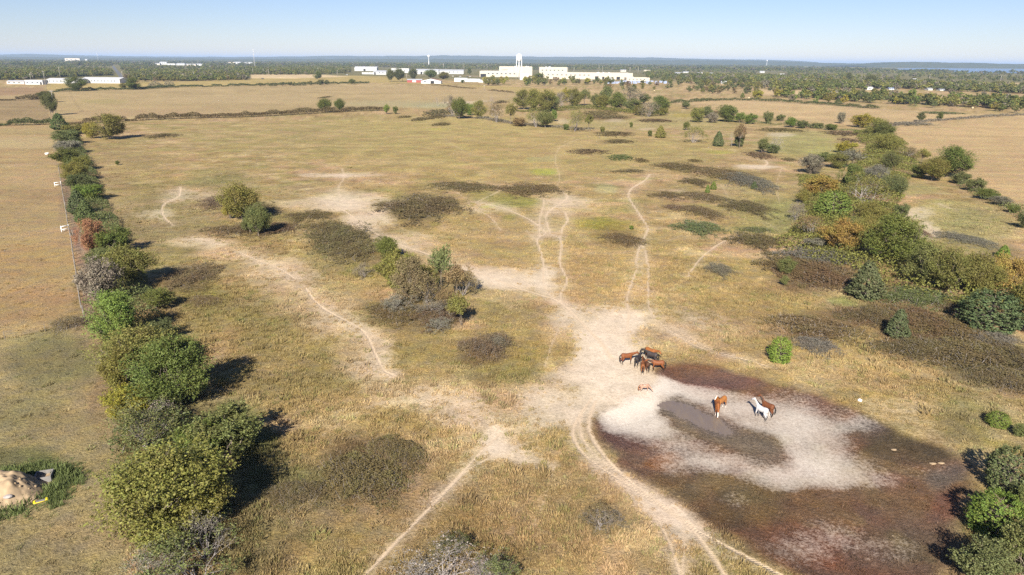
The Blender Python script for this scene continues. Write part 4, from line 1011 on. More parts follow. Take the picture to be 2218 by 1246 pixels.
BL = [(948, 230, 207, 18, 'bare', 'deadgrey'), (972, 240, 208, 22, 'leafytwig', 'grey'), (994, 258, 212, 36, 'tree', 'green'), (981, 252, 222, 26, 'leafytwig', 'brown'), (1018, 250, 224, 24, 'bush', 'bright'), (1040, 257, 220, 34, 'tree', 'olive'),
      (1066, 252, 204, 18, 'bare', 'deadgrey'), (1075, 265, 226, 34, 'leafytwig', 'brown'), (1106, 269, 224, 30, 'open', 'olive'), (1126, 274, 254, 28, 'bush', 'brown'), (1135, 237, 197, 40, 'tree', 'olive'), (1155, 240, 196, 40, 'tree', 'olive'), (1178, 242, 195, 46, 'tree', 'olive'),
      (1198, 238, 205, 30, 'bush', 'midgreen'), (1160, 275, 240, 42, 'leafytwig', 'olive'), (1181, 277, 240, 38, 'tree', 'midgreen'), (1200, 263, 238, 15, 'bush', 'bright'), (1246, 285, 240, 34, 'leafytwig', 'olive'), (1276, 281, 246, 24, 'open', 'olive'), (1226, 282, 268, 13, 'bush', 'green'),
      (1218, 233, 202, 36, 'leafytwig', 'grey'), (1226, 222, 190, 24, 'bush', 'yellow'), (1247, 230, 192, 38, 'tree', 'olive'), (1266, 229, 194, 36, 'open', 'midgreen'), (1314, 222, 186, 28, 'bush', 'midgreen'), (1304, 237, 206, 36, 'tree', 'olive'), (1333, 239, 202, 44, 'upright', 'green'),
      (1362, 226, 189, 52, 'leafytwig', 'grey'), (1366, 244, 214, 42, 'tree', 'midgreen'), (1396, 226, 204, 24, 'bush', 'green'), (1405, 253, 222, 40, 'leafytwig', 'grey'), (1424, 247, 210, 44, 'upright', 'green'), (1438, 250, 233, 22, 'bush', 'olive'), (1287, 233, 203, 28, 'tree', 'midgreen'), (1385, 250, 226, 26, 'bush', 'olive'),
      (1430, 299, 273, 25, 'cedar', 'olive'), (1408, 296, 282, 10, 'bush', 'green'), (1367, 276, 264, 8, 'bush', 'green'), (1305, 287, 274, 11, 'bush', 'olive'), (1575, 264, 229, 48, 'upright', 'green'), (1602, 266, 244, 24, 'bush', 'bright'), (1625, 269, 246, 28, 'bush', 'bright'), (1664, 268, 241, 22, 'bush', 'midgreen'), (1512, 265, 232, 30, 'bush', 'olive'),
      (1530, 256, 230, 24, 'bush', 'midgreen'), (1486, 282, 264, 14, 'bush', 'green'), (1543, 266, 243, 24, 'bush', 'grey'), (1713, 276, 254, 24, 'bush', 'bright'), (1690, 262, 248, 20, 'bush', 'midgreen'), (1735, 278, 260, 24, 'bush', 'midgreen'), (1503, 309, 275, 46, 'leafytwig', 'olive'), (1555, 317, 285, 26, 'cedar', 'cedar'), (1584, 318, 283, 14, 'bare', 'deadgrey'),
      (1602, 320, 268, 30, 'open', 'brown'), (1600, 318, 292, 22, 'bush', 'midgreen'), (1651, 331, 300, 26, 'bush', 'midgreen'), (1680, 330, 296, 44, 'twiggy', 'deadgrey'), (1672, 332, 312, 30, 'bush', 'midgreen'), (1485, 236, 220, 20, 'bush', 'midgreen'), (1770, 278, 266, 26, 'bush', 'midgreen'), (1800, 282, 268, 24, 'bush', 'green'), (1822, 268, 242, 16, 'bush', 'grey'),
      (1996, 262, 245, 17, 'tree', 'dark'), (2034, 260, 244, 17, 'tree', 'green'), (705, 243, 213, 30, 'tree', 'green'), (735, 242, 214, 24, 'tree', 'green'), (838, 247, 227, 13, 'bush', 'bright'), (856, 247, 230, 12, 'bush', 'green'), (1815, 226, 214, 16, 'cedar', 'dark'), (1608, 212, 201, 10, 'cedar', 'green')]
SPOT = {(1575, 264): 'round dark green tree by itself beside the bright bushes', (1555, 317): 'small pointed cedar in front of the pasture belt', (1680, 330): 'dead silver grey shrub at the edge of the pasture', (1996, 262): 'round lone tree on the hay field fence, the darker of two', (2034, 260): 'round lone tree on the hay field fence, the greener of two',
        (705, 243): 'wider of two green trees on the long low hedge', (735, 242): 'narrower of two green trees on the long low hedge', (1602, 320): 'tall brown tree with a reddish top beside the small cedar', (1430, 299): 'cone shaped olive tree alone before the belt', (1822, 268): 'single grey green tree out on the tan field', (994, 258): 'green tree with a bare trunk at the west end of the belt',
        (1815, 226): 'single dark cedar on the far fence line', (948, 230): 'leafless pale tree at the west end of the belt', (1066, 252): 'leafless pinkish grey tree in the belt', (1584, 318): 'leafless grey tree beside the small pointed cedar'}
for u, vb, vt, w, k, c in BL:
    kk = {'leafytwig': 'half-bare tree', 'bush': 'shrub', 'open': 'thin open tree', 'bare': 'leafless tree', 'cedar': 'cone shaped tree', 'twiggy': 'bare shrub'}.get(k, 'leafy tree')
    PL.append((k, u, vb, vt, w, c, {'bush': 'shrub', 'twiggy': 'bare_shrub', 'cedar': 'cedar_tree'}.get(k, 'deciduous_tree'), SPOT.get((u, vb)) or '%s %s in the belt across the far pasture' % (CN[c], kk), S_ if k in ('bush', 'twiggy') else T, BG_))
for k, u, vb, vt, w, c, nm, lab, cat, grp in PL:
    plant_px(k, u, vb, vt, w, c, nm, lab, cat, grp)

# brambles: low dark thickets (centre u, v, half width, half height in the photo, height m, colour, label)
BR = [(908, 452, 78, 25, .9, 'darkbramble', 'dark green brown bramble mound beside the worn path'), (735, 515, 60, 26, .9, 'darkbramble', 'dark bramble mound west of the central thicket'), (770, 545, 55, 24, .8, 'bramble', 'brown bramble patch next to the central thicket'), (665, 470, 42, 12, .6, 'bramble', None),
      (700, 492, 36, 12, .6, 'bramble', None), (598, 498, 40, 14, .8, 'redbramble', 'reddish bramble at the foot of the smaller clump tree'), (515, 500, 55, 14, .7, 'bramble', 'brown bramble strip below the two-tree clump'), (468, 440, 32, 13, .8, 'redbramble', 'reddish bramble on the west side of the two-tree clump'), (545, 455, 50, 14, .6, 'bramble', None), (412, 600, 48, 26, .7, 'redbramble', 'dull red bramble near the left hedgerow'),
      (440, 655, 40, 12, .5, 'bramble', None), (785, 1040, 75, 52, 1.0, 'darkbramble', 'long dark bramble bank on the near pasture'), (860, 985, 50, 36, .9, 'bramble', 'brown upper end of the long bramble bank'), (1060, 754, 46, 26, .8, 'redbramble', 'lone red brown bramble south east of the central thicket'), (880, 682, 70, 20, .7, 'bramble', None), (945, 690, 45, 22, .8, 'redbramble', None), (860, 660, 55, 10, .5, 'bramble', None),
      (1000, 405, 66, 9, .6, 'bramble', None), (1140, 412, 66, 13, .6, 'bramble', None), (1470, 362, 42, 8, .8, 'bramble', None), (1565, 378, 58, 13, 1.0, 'bramble', 'largest dark bramble patch with young cedars before it'), (1622, 395, 42, 17, .9, 'greybramble', 'grey half-dead bramble joined to the largest patch'), (1505, 396, 26, 8, .7, 'bramble', None), (1447, 426, 30, 8, .7, 'bramble', None),
      (1522, 428, 40, 9, .8, 'bramble', None), (1462, 451, 19, 6, .6, 'redbramble', None), (1519, 461, 34, 12, .8, 'bramble', None), (1618, 452, 42, 17, .8, 'darkbramble', 'dark olive heart shaped bramble patch'), (1512, 496, 46, 16, .8, 'greenbramble', 'bramble patch with a green front half'), (1636, 526, 50, 18, .8, 'bramble', None), (1557, 587, 26, 14, .6, 'greybramble', None), (1276, 329, 38, 5, .7, 'redbramble', None),
      (1344, 342, 24, 6, .6, 'greenbramble', None), (1389, 349, 13, 4, .7, 'bramble', None), (1367, 372, 30, 4, .5, 'bramble', None), (1505, 349, 13, 3, .5, 'bramble', None), (1645, 337, 26, 6, .7, 'redbramble', None), (1343, 307, 26, 4, .6, 'bramble', None), (1330, 290, 34, 5, .6, 'bramble', None), (1690, 282, 42, 4, .5, 'bramble', None), (1766, 714, 88, 22, .9, 'bramble', 'broad brown bramble sheet above the dry pond'),
      (1770, 752, 40, 18, .7, 'greybramble', 'grey bramble next to the lime green cedar'), (1715, 580, 60, 26, .7, 'bramble', None), (1790, 600, 70, 34, .8, 'redbramble', 'red brown bramble heath west of the blue green cedar'), (1780, 560, 80, 20, .9, 'greybramble', 'grey green bramble belt under the right tree line'), (1900, 690, 60, 26, .7, 'bramble', None), (1985, 650, 80, 24, .8, 'greenbramble', None), (2000, 700, 60, 34, .9, 'redbramble', None), (2080, 720, 70, 30, .9, 'bramble', None),
      (1990, 760, 80, 26, .8, 'darkbramble', None), (2090, 770, 90, 34, .9, 'darkbramble', None), (2190, 780, 60, 44, 1.0, 'darkbramble', None), (2150, 740, 50, 20, .8, 'greybramble', 'pale grey weed patch in the dark right brambles'), (2190, 830, 60, 30, .9, 'darkbramble', None), (2090, 680, 40, 20, .8, 'bramble', None), (1640, 500, 30, 6, .6, 'greenbramble', None),
      (956, 270, 17, 3, .9, 'darkbramble', None), (1125, 268, 16, 5, 1.0, 'bramble', None), (947, 253, 16, 4, .9, 'darkbramble', None), (876, 254, 14, 2, .8, 'bramble', None), (908, 259, 14, 3.5, .9, 'bramble', None), (930, 257, 10, 2, .7, 'bramble', None), (354, 295, 28, 4, .9, 'darkbramble', 'low dark bramble on the pasture east of the lone olive tree'), (705, 211, 8, 2, .9, 'bramble', None), (1085, 222, 12, 2.5, 1.2, 'darkbramble', None),
      (1300, 246, 36, 5, .8, 'bramble', None), (1420, 262, 32, 3, .7, 'redbramble', None), (1320, 254, 40, 3, .7, 'bramble', None), (1825, 290, 36, 4, .9, 'redbramble', None), (1840, 305, 18, 4, .9, 'redbramble', None), (1710, 347, 14, 3, .8, 'bramble', None), (1560, 245, 14, 3, .8, 'bramble', None), (950, 245, 30, 6, 1.4, 'darkbramble', None), (1740, 272, 26, 4, 1.0, 'greybramble', None), (1980, 500, 14, 12, .8, 'redbramble', None), (2090, 520, 40, 14, .5, 'greybramble', None), (1350, 520, 40, 12, .4, 'bramble', None), (1310, 1130, 40, 18, .5, 'greybramble', None), (640, 1075, 60, 30, .6, 'darkbramble', None), (1205, 770, 0.2, 0.2, .1, 'bramble', 'x'), (2040, 245, 40, 2.5, .6, 'greenbramble', None), (1970, 269, 50, 3, .9, 'greybramble', None), (150, 706, 34, 14, 1.0, 'bramble', 'brown bramble at the end of the left fence')]
LM = [('beside the dry pond', 1700, 800, 1.0), ('at the central thicket', 900, 640, 1.0), ('round the two-tree clump', 560, 470, 1.0), ('under the right tree line', 1900, 560, .8), ('among the far belt trees', 1250, 270, .5), ('where the thin paths fork', 1150, 450, .7), ('in the spotted part of the pasture', 1500, 420, .6),
      ('near the left hedgerow', 330, 640, .8), ('in the dark heath at the right margin', 2120, 760, .9), ('on the near bank of the pond track', 1250, 1080, .8), ('on the near pasture', 760, 1050, .9), ('by the dead silver shrub', 1660, 330, 1.2), ('at the tan field edge', 1760, 280, 1.2), ('west of the belt of trees', 920, 258, 1.2)]
def bramble_label(u, v, hw, c):
    best = min(LM, key=lambda q: (math.hypot((u - q[1]), (v - q[2]) * 2) / q[3]))
    size = 'small' if hw < 20 else 'mid-sized' if hw < 42 else 'wide'
    return '%s %s low bramble patch %s' % (size, CB[c], best[0])
CB = {'darkbramble': 'dark olive brown', 'bramble': 'brown', 'redbramble': 'reddish brown', 'greybramble': 'grey brown', 'greenbramble': 'greenish'}
for u, v, hw, hh, h, c, lab in BR:
    if hw < 1: continue
    a = px2g(u, v); d = depth_of(*a)
    y0 = px2g(u, v + hh)[1]; y1 = px2g(u, v - hh)[1]
    rz = {785: .45, 860: .5}.get(u, PRNG.uniform(-.12, .12))
    plant('bramble' if d < 260 else 'lobramble', float(a[0]), float((y0 + y1) / 2), 2.25 * hw * d / F, h * 1.25 * PRNG.uniform(.85, 1.15), c, 'bramble_thicket', lab or bramble_label(u, v, hw, c), 'bramble', 'low bramble patches in the pasture', dep=float(y1 - y0) * 1.12, rz=rz)

# long low hedges
def hedge(name, pts, wid, hgt, per_m, leaf, col, label):
    P = smooth_line(px2g([p[0] for p in pts], [p[1] for p in pts]), 6)
    r = np.random.default_rng(int(abs(P).sum()) % 9999)
    seg = np.diff(P, axis=0); L = np.hypot(seg[:, 0], seg[:, 1]); cum = np.concatenate([[0], np.cumsum(L)])
    n = int(cum[-1] * per_m)
    s = r.uniform(0, cum[-1], n)
    i = np.clip(np.searchsorted(cum, s) - 1, 0, len(L) - 1)
    t = (s - cum[i]) / L[i]
    base = P[i] + seg[i] * t[:, None]; nr = np.stack([-seg[i, 1], seg[i, 0]], -1) / L[i][:, None]
    prof = .45 + .9 * fbm(s / 6, s * 0, 3, 3); gap = vnoise(s / 9, s * 0 + 3, 8)
    w = r.uniform(-1, 1, n)
    x = base + nr * (w * wid * .5 * (.6 + .6 * prof))[:, None]
    z = hgt * prof * np.sqrt(1 - .85 * w * w) * r.uniform(.1, 1, n) ** .5 * np.where(gap < .18, .35, 1)
    e = bpy.data.objects.new(name, None); COL.objects.link(e); e.location = (*P[len(P) // 2], 0); tag(e, label, 'hedge')
    cen = np.stack([x[:, 0] - P[len(P) // 2][0], x[:, 1] - P[len(P) // 2][1], z], -1)
    me = cards('foliage', cen, r.normal(0, .6, (n, 3)) + np.array([0, 0, .7]), leaf * r.uniform(.6, 1.4, n), r.uniform(0, 1, n), np.clip(prof * .6 + r.uniform(0, .3, n), 0, 1), M_LEAF, r)
    o = link('foliage', me, e); o['kind'] = 'stuff'; o.color = (*(np.array(COLS[col]) * 1.35), 1)
    k = r.choice(n, min(n, int(cum[-1] / 2)), replace=False)
    segs = [(np.array([cen[q, 0], cen[q, 1], -.05]), cen[q] + r.normal(0, .1, 3), .04, .015) for q in k]
    link('stems', seg_tubes('stems', segs, M_TWIG, 3), e)['kind'] = 'stuff'

hedge('hedge', [(142, 270), (200, 266), (300, 261), (400, 257), (550, 253), (680, 246), (780, 241), (830, 240)], 7, 3.6, 120, .6, 'darkbramble', 'long low dark hedge crossing from the corner cedar to two trees')
hedge('hedge', [(-160, 274), (0, 272), (60, 271), (112, 269)], 6.5, 3.6, 120, .6, 'dark', 'short dark hedge between two tan fields left of the corner cedar')
hedge('hedge', [(100, 200), (160, 198), (220, 196), (300, 194), (370, 190), (450, 188), (560, 186), (680, 183), (800, 181)], 6, 3.4, 50, .9, 'dark', 'far thin hedge line in front of the scrub wood')
hedge('hedge', [(0, 218), (50, 217), (80, 214), (100, 206)], 7, 4.0, 60, .8, 'darkbramble', 'dark hedge remnant beside the power poles')
hedge('hedge', [(310, 192), (330, 191), (350, 190), (375, 189)], 7, 7.5, 40, .9, 'grey', 'tall grey brown overgrown hedge beyond the tan field')
hedge('hedge', [(935, 184), (970, 187), (1000, 191), (1030, 193)], 3, 1.6, 14, .8, 'bramble', 'low brown hedge line near the white barns')
hedge('hedge', [(1058, 196), (1085, 199), (1112, 202)], 3, 2.2, 16, .8, 'bramble', 'brown hedge piece west of the factory scrub')
hedge('hedge', [(1440, 224), (1500, 221), (1560, 218), (1640, 219), (1700, 222), (1800, 228), (1900, 236)], 6, 2.8, 40, .8, 'dark', 'broken hedge line along the far edge of the tan field')
hedge('hedge', [(1925, 274), (1990, 266), (2060, 260), (2140, 254), (2218, 250), (2300, 248)], 4, 1.7, 30, .6, 'greybramble', 'thin weedy fence line between the two tan fields')
hedge('hedge', [(1560, 262), (1620, 266), (1680, 270), (1740, 276), (1800, 282), (1860, 286)], 5, 1.7, 26, .5, 'midgreen', 'low green weed hedge below the tan field')
hedge('hedge', [(2075, 385), (2100, 405), (2130, 425), (2165, 442), (2200, 460), (2240, 480)], 5, 2.0, 40, .4, 'midgreen', 'green brush strip along the hay field edge')
hedge('hedge', [(142, 285), (155, 310), (165, 340), (178, 380), (192, 430), (210, 480), (232, 530), (258, 600), (282, 690), (310, 790), (325, 880), (345, 960), (380, 1060), (410, 1170)], 6.5, 2.4, 200, .27, 'midgreen', 'undergrowth running along the foot of the left hedgerow')

hedge('hedge', [(1885, 285), (1925, 330), (1905, 380), (1870, 430), (1850, 480), (1880, 540), (1960, 590), (2050, 630), (2150, 650), (2240, 690)], 16, 2.8, 190, .42, 'olive', 'olive undergrowth filling the foot of the right tree line')
hedge('hedge', [(1760, 380), (1790, 430), (1770, 500), (1740, 540), (1800, 560), (1860, 575)], 10, 1.9, 120, .40, 'olive', 'grey weedy undergrowth on the pasture side of the tree line')
hedge('hedge', [(1120, 242), (1200, 240), (1280, 236), (1350, 244), (1430, 252)], 10, 3.2, 90, .55, 'olive', 'low undergrowth between the belt trees')
hedge('hedge', [(940, 250), (990, 254), (1050, 258), (1110, 268), (1200, 276), (1280, 284)], 6, 1.5, 40, .5, 'greybramble', 'brown undergrowth in front of the belt trees')

# ------------------------------------------------------------------ horses
def coat_material(name, legdark, sock=0.0, blaze=0.0, mottled=0.0):
    m, nt, N, L, b = mat_new(name)
    oi = N.new('ShaderNodeObjectInfo'); at = N.new('ShaderNodeAttribute'); at.attribute_name = 'pts'
    sp = N.new('ShaderNodeSeparateColor'); L.new(at.outputs['Color'], sp.inputs[0])
    def mix(fac, mul, a, col):
        n = N.new('ShaderNodeMix'); n.data_type = 'RGBA'
        q = N.new('ShaderNodeMath'); q.operation = 'MULTIPLY'; q.inputs[1].default_value = mul; L.new(fac, q.inputs[0]); L.new(q.outputs[0], n.inputs['Factor'])
        L.new(a, n.inputs[6]); n.inputs[7].default_value = (*col, 1); return n.outputs[2]
    c = oi.outputs['Color']
    if mottled:
        tc = N.new('ShaderNodeTexCoord'); no = N.new('ShaderNodeTexNoise'); no.inputs['Scale'].default_value = 3.5; no.inputs['Detail'].default_value = 3
        L.new(tc.outputs['Object'], no.inputs['Vector']); mr = N.new('ShaderNodeMapRange'); mr.inputs['From Min'].default_value = .45; mr.inputs['From Max'].default_value = .6
        L.new(no.outputs['Fac'], mr.inputs['Value']); c = mix(mr.outputs[0], mottled, c, (.45, .36, .29))
    if legdark: c = mix(sp.outputs[0], legdark, c, (.018, .014, .012))
    if sock: c = mix(sp.outputs[1], sock, c, (.55, .5, .44))
    if blaze: c = mix(sp.outputs[2], blaze, c, (.6, .56, .5))
    L.new(c, b.inputs['Base Color']); b.inputs['Roughness'].default_value = .6; b.inputs['Specular IOR Level'].default_value = .25
    return m
M_BAY = coat_material('bay_coat', .95); M_BLACK = coat_material('black_coat', .3); M_CHEST = coat_material('chestnut_coat', 0, .9, 1.0)
M_GREYH = coat_material('grey_coat', .85); M_ROAN = coat_material('roan_coat', .15, .8, .7, .55)
M_HAIR = simple_mat('horse_hair', (.02, .016, .013), .55, .25, 12); M_REDHAIR = simple_mat('chestnut_hair', (.20, .075, .025), .55, .25, 12); M_PALEHAIR = simple_mat('pale_hair', (.35, .31, .27), .6, .25, 12)

def loft(bm, rings, n=14):
    """rings: (centre, half-width across, half-height, forward tilt axis) along the spine; closed tube"""
    prev = None; first = None
    for c, w, h, d in rings:
        d = Vector(d).normalized(); side = Vector((0, 1, 0)); up = side.cross(d) * -1
        vs_ = [bm.verts.new(Vector(c) + side * (w * math.cos(t)) + up * (h * math.sin(t))) for t in [2 * math.pi * i / n for i in range(n)]]
        if prev:
            for i in range(n): bm.faces.new((prev[i], prev[(i + 1) % n], vs_[(i + 1) % n], vs_[i]))
        else: first = vs_
        prev = vs_
    bm.faces.new(first); bm.faces.new(prev[::-1])

def horse_mesh(name, pose):
    bm = bmesh.new()
    X = (1, 0, 0)
    # barrel: rump at -x, chest at +x; standing about 1.5 m at the withers
    loft(bm, [((-.78, 0, 1.16), .07, .12, X), ((-.72, 0, 1.20), .19, .22, X), ((-.58, 0, 1.19), .265, .30, X), ((-.38, 0, 1.17), .275, .31, X), ((-.1, 0, 1.11), .285, .315, X), ((.18, 0, 1.10), .28, .33, X),
              ((.42, 0, 1.13), .25, .35, X), ((.58, 0, 1.17), .20, .30, X), ((.70, 0, 1.20), .12, .19, X)])
    neckdir = {'up': (.55, 0, .62), 'level': (.78, 0, .20), 'graze': (.62, 0, -.62)}[pose]
    nb = Vector((.52, 0, 1.25)); nd = Vector(neckdir).normalized(); nl = .82 if pose != 'graze' else .95
    poll = nb + nd * nl
    loft(bm, [(nb - nd * .1, .15, .27, nd), (nb + nd * nl * .3, .115, .205, nd), (nb + nd * nl * .65, .085, .155, nd), (poll, .075, .125, nd)], 12)
    hd = {'up': (.78, 0, -.5), 'level': (.72, 0, -.62), 'graze': (.35, 0, -.9)}[pose]
    hv = Vector(hd).normalized()
    h0 = poll + Vector((0, 0, .02)) - hv * .06
    loft(bm, [(h0, .07, .10, hd), (h0 + hv * .14, .095, .135, hd), (h0 + hv * .30, .08, .11, hd), (h0 + hv * .46, .058, .075, hd), (h0 + hv * .56, .062, .072, hd), (h0 + hv * .62, .04, .045, hd)], 12)
    up = Vector((0, 1, 0)).cross(hv) * -1
    if up.z < 0: up = -up
    for s in (-1, 1):   # ears
        b0 = h0 + Vector((0, s * .05, 0)) + up * .06
        loft(bm, [(b0, .03, .03, up), (b0 + up * .09, .028, .02, up), (b0 + up * .17 + Vector((0, s * .02, 0)), .006, .006, up)], 8)
    def leg(pts):
        for (p0, r0), (p1, r1) in zip(pts[:-1], pts[1:]):
            d = Vector(p1) - Vector(p0)
            loft(bm, [(Vector(p0) - d.normalized() * r0 * .3, r0 * .82, r0, d), (Vector(p1) + d.normalized() * r1 * .3, r1 * .82, r1, d)], 10)
    st = .06
    for s in (-1, 1):
        f = s * st
        leg([((.46, s * .15, 1.10), .15), ((.50 + f * .3, s * .155, .84), .098), ((.52 + f, s * .15, .48), .062), ((.51 + f, s * .15, .42), .055), ((.51 + f, s * .15, .18), .040), ((.55 + f, s * .15, .08), .042), ((.57 + f, s * .15, .02), .062)])
        g = -s * st
        leg([((-.55, s * .15, 1.12), .20), ((-.47 + g * .3, s * .17, .86), .135), ((-.64 + g, s * .16, .55), .075), ((-.70 + g, s * .16, .50), .062), ((-.66 + g, s * .16, .18), .044), ((-.62 + g, s * .16, .08), .045), ((-.60 + g, s * .16, .02), .064)])
    me0 = bpy.data.meshes.new('tmp'); bm.to_mesh(me0); bm.free()
    o = bpy.data.objects.new('tmp', me0); COL.objects.link(o)
    rm = o.modifiers.new('r', 'REMESH'); rm.mode = 'VOXEL'; rm.voxel_size = .028; rm.use_smooth_shade = True
    sm = o.modifiers.new('s', 'SMOOTH'); sm.factor = .5; sm.iterations = 5
    dg = bpy.context.evaluated_depsgraph_get(); dg.update()
    me = bpy.data.meshes.new_from_object(o.evaluated_get(dg)); me.name = name
    bpy.data.objects.remove(o); bpy.data.meshes.remove(me0)
    n = len(me.vertices); co = np.empty(n * 3, np.float32); me.vertices.foreach_get('co', co); co = co.reshape(n, 3)
    head = np.array(h0); hvn = np.array(hv); upn = np.array(up)
    rel = co - head
    along = rel @ hvn; hgt = rel @ upn
    isleg = (co[:, 2] < .62) & ((abs(co[:, 0] - .52) < .3) | (abs(co[:, 0] + .64) < .3)) & ~((abs(co[:, 0] - head[0] - hvn[0] * .3) < .35) & (pose == 'graze') & (co[:, 0] > .75))
    legd = np.where(isleg, sstep(.62, .42, co[:, 2]), 0)
    muzz = np.where((along > .46) & (np.linalg.norm(rel, axis=1) < .8), .9, 0)
    sock = np.where(isleg, sstep(.34, .26, co[:, 2]), 0)
    blz = np.where((along > -.05) & (along < .52) & (hgt > .02) & (abs(co[:, 1]) < .05) & (np.linalg.norm(rel, axis=1) < .75), 1.0, 0)
    cattr(me, 'pts', np.stack([np.maximum(legd, muzz), sock, blz], -1))
    return me, np.array(nb), np.array(nd), nl, poll

def hair_meshes(pose, info, seed=3):
    me, nb, nd, nl, poll = info
    r = np.random.default_rng(seed)
    up = np.cross(np.array([0, 1, 0]), nd) * -1
    if up[2] < 0 and pose != 'graze': up = -up
    if pose == 'graze': up = np.array([.7, 0, .7])
    V = []; Fc = []
    for i in range(60):   # mane locks
        t = r.uniform(-.12, 1.02); b = nb + nd * nl * t + up * (.26 - .15 * np.clip(t, 0, 1)) * .82
        s = 1; L = r.uniform(.16, .3)
        d = np.array([r.normal(0, .2), s * r.uniform(.4, .7), -.8]); d /= np.linalg.norm(d); k = len(V)
        w = nd * .035
        m = b + d * L * .5 + np.array([0, s * .03, .02])
        V += [b - w, b + w, m + w, m - w, b + d * L + w * .3, b + d * L - w * .3]; Fc += [(k, k + 1, k + 2, k + 3), (k + 3, k + 2, k + 4, k + 5)]
    mane = (V, Fc)
    bmv = MB()
    pts = [((-.76, 0, 1.28), .045), ((-.88, 0, 1.20), .06), ((-.95, 0, .98), .085), ((-.95, .01, .74), .09), ((-.92, .02, .52), .05), ((-.90, .02, .42), .012)]
    for (a, ra), (b, rb) in zip(pts[:-1], pts[1:]): bmv.tube(a, b, ra, rb, 8, cap=True)
    return mane, bmv

HM = {}
for pose in ('up', 'level', 'graze'):
    info = horse_mesh('body', pose)
    mane, tb = hair_meshes(pose, info)
    mm = bpy.data.meshes.new('mane'); mm.from_pydata([tuple(v) for v in mane[0]], [], mane[1]); mm.update()
    tm = bpy.data.meshes.new('tail'); tm.from_pydata(tb.v, [], tb.f); tm.update(); tm.polygons.foreach_set('use_smooth', [True] * len(tm.polygons))
    HM[pose] = (info[0], mm, tm)
HORSE_MESH_CACHE = {}
def with_mat(me, mat):
    k = (me.name, mat.name)
    if k not in HORSE_MESH_CACHE:
        c = me.copy(); c.materials.clear(); c.materials.append(mat); HORSE_MESH_CACHE[k] = c
    return HORSE_MESH_CACHE[k]

def horse(u, v, heading, pose, coat, hair, col, label, size=1.0, group=None):
    x, y = px2g(u, v, -.1)
    e = bpy.data.objects.new('horse', None); COL.objects.link(e)
    e.location = (x, y, gz(x, y) - .01); e.rotation_euler[2] = math.radians(heading); e.scale = (size,) * 3
    b, m, t = HM[pose]
    for nm, me, mt in (('body', b, coat), ('mane', m, hair), ('tail', t, hair)):
        o = link(nm, with_mat(me, mt), e)
        if nm == 'body': o.color = (*col, 1)
    tag(e, label, 'horse', group)
HB = (.155, .052, .018); HBD = (.07, .03, .016); HC = (.25, .095, .026); HK = (.030, .024, .024)
GH = 'horses in the huddle'
horse(1357, 788, 12, 'level', M_BAY, M_HAIR, HB, 'bay horse side-on at the west edge of the huddle, tail outward', 1.0, GH)
horse(1381, 793, 60, 'up', M_BLACK, M_HAIR, HK, 'black horse pushing its head into the huddle beside the bay', 1.0, GH)
horse(1411, 786, 140, 'level', M_BLACK, M_HAIR, (.042, .033, .032), 'black horse between the bright chestnut and the east bay', 1.0, GH)
horse(1408, 778, -48, 'level', M_BAY, M_HAIR, (.21, .075, .022), 'bright chestnut horse at the back of the huddle, tail lifted', 1.0, GH)
horse(1424, 804, 176, 'level', M_BAY, M_HAIR, HB, 'bay horse side-on at the east edge of the huddle, black tail', 1.0, GH)
horse(1391, 807, 82, 'level', M_BAY, M_HAIR, (.17, .06, .02), 'bay horse showing its rump at the front of the huddle', .95, GH)
horse(1399, 804, 102, 'level', M_BLACK, M_HAIR, HBD, 'dark brown horse rump to rump with the front bay', .95, GH)
horse(1395, 850, 8, 'graze', M_ROAN, M_REDHAIR, (.27, .15, .10), 'small mottled roan horse grazing alone on bare dirt', .74)
horse(1562, 879, 222, 'up', M_CHEST, M_REDHAIR, (.27, .11, .03), 'orange chestnut horse with white blaze beside the puddle', 1.0)
horse(1553, 888, 258, 'graze', M_CHEST, M_REDHAIR, (.22, .075, .02), 'darker chestnut horse with white socks, head lowered by the puddle', 1.0)
horse(1649, 899, 121, 'up', M_GREYH, M_PALEHAIR, (.44, .43, .43), 'white grey horse standing on the white pond crust', 1.02)
horse(1662, 891, 124, 'up', M_BAY, M_HAIR, (.12, .042, .016), 'dark bay horse standing close beside the white grey horse', 1.02)

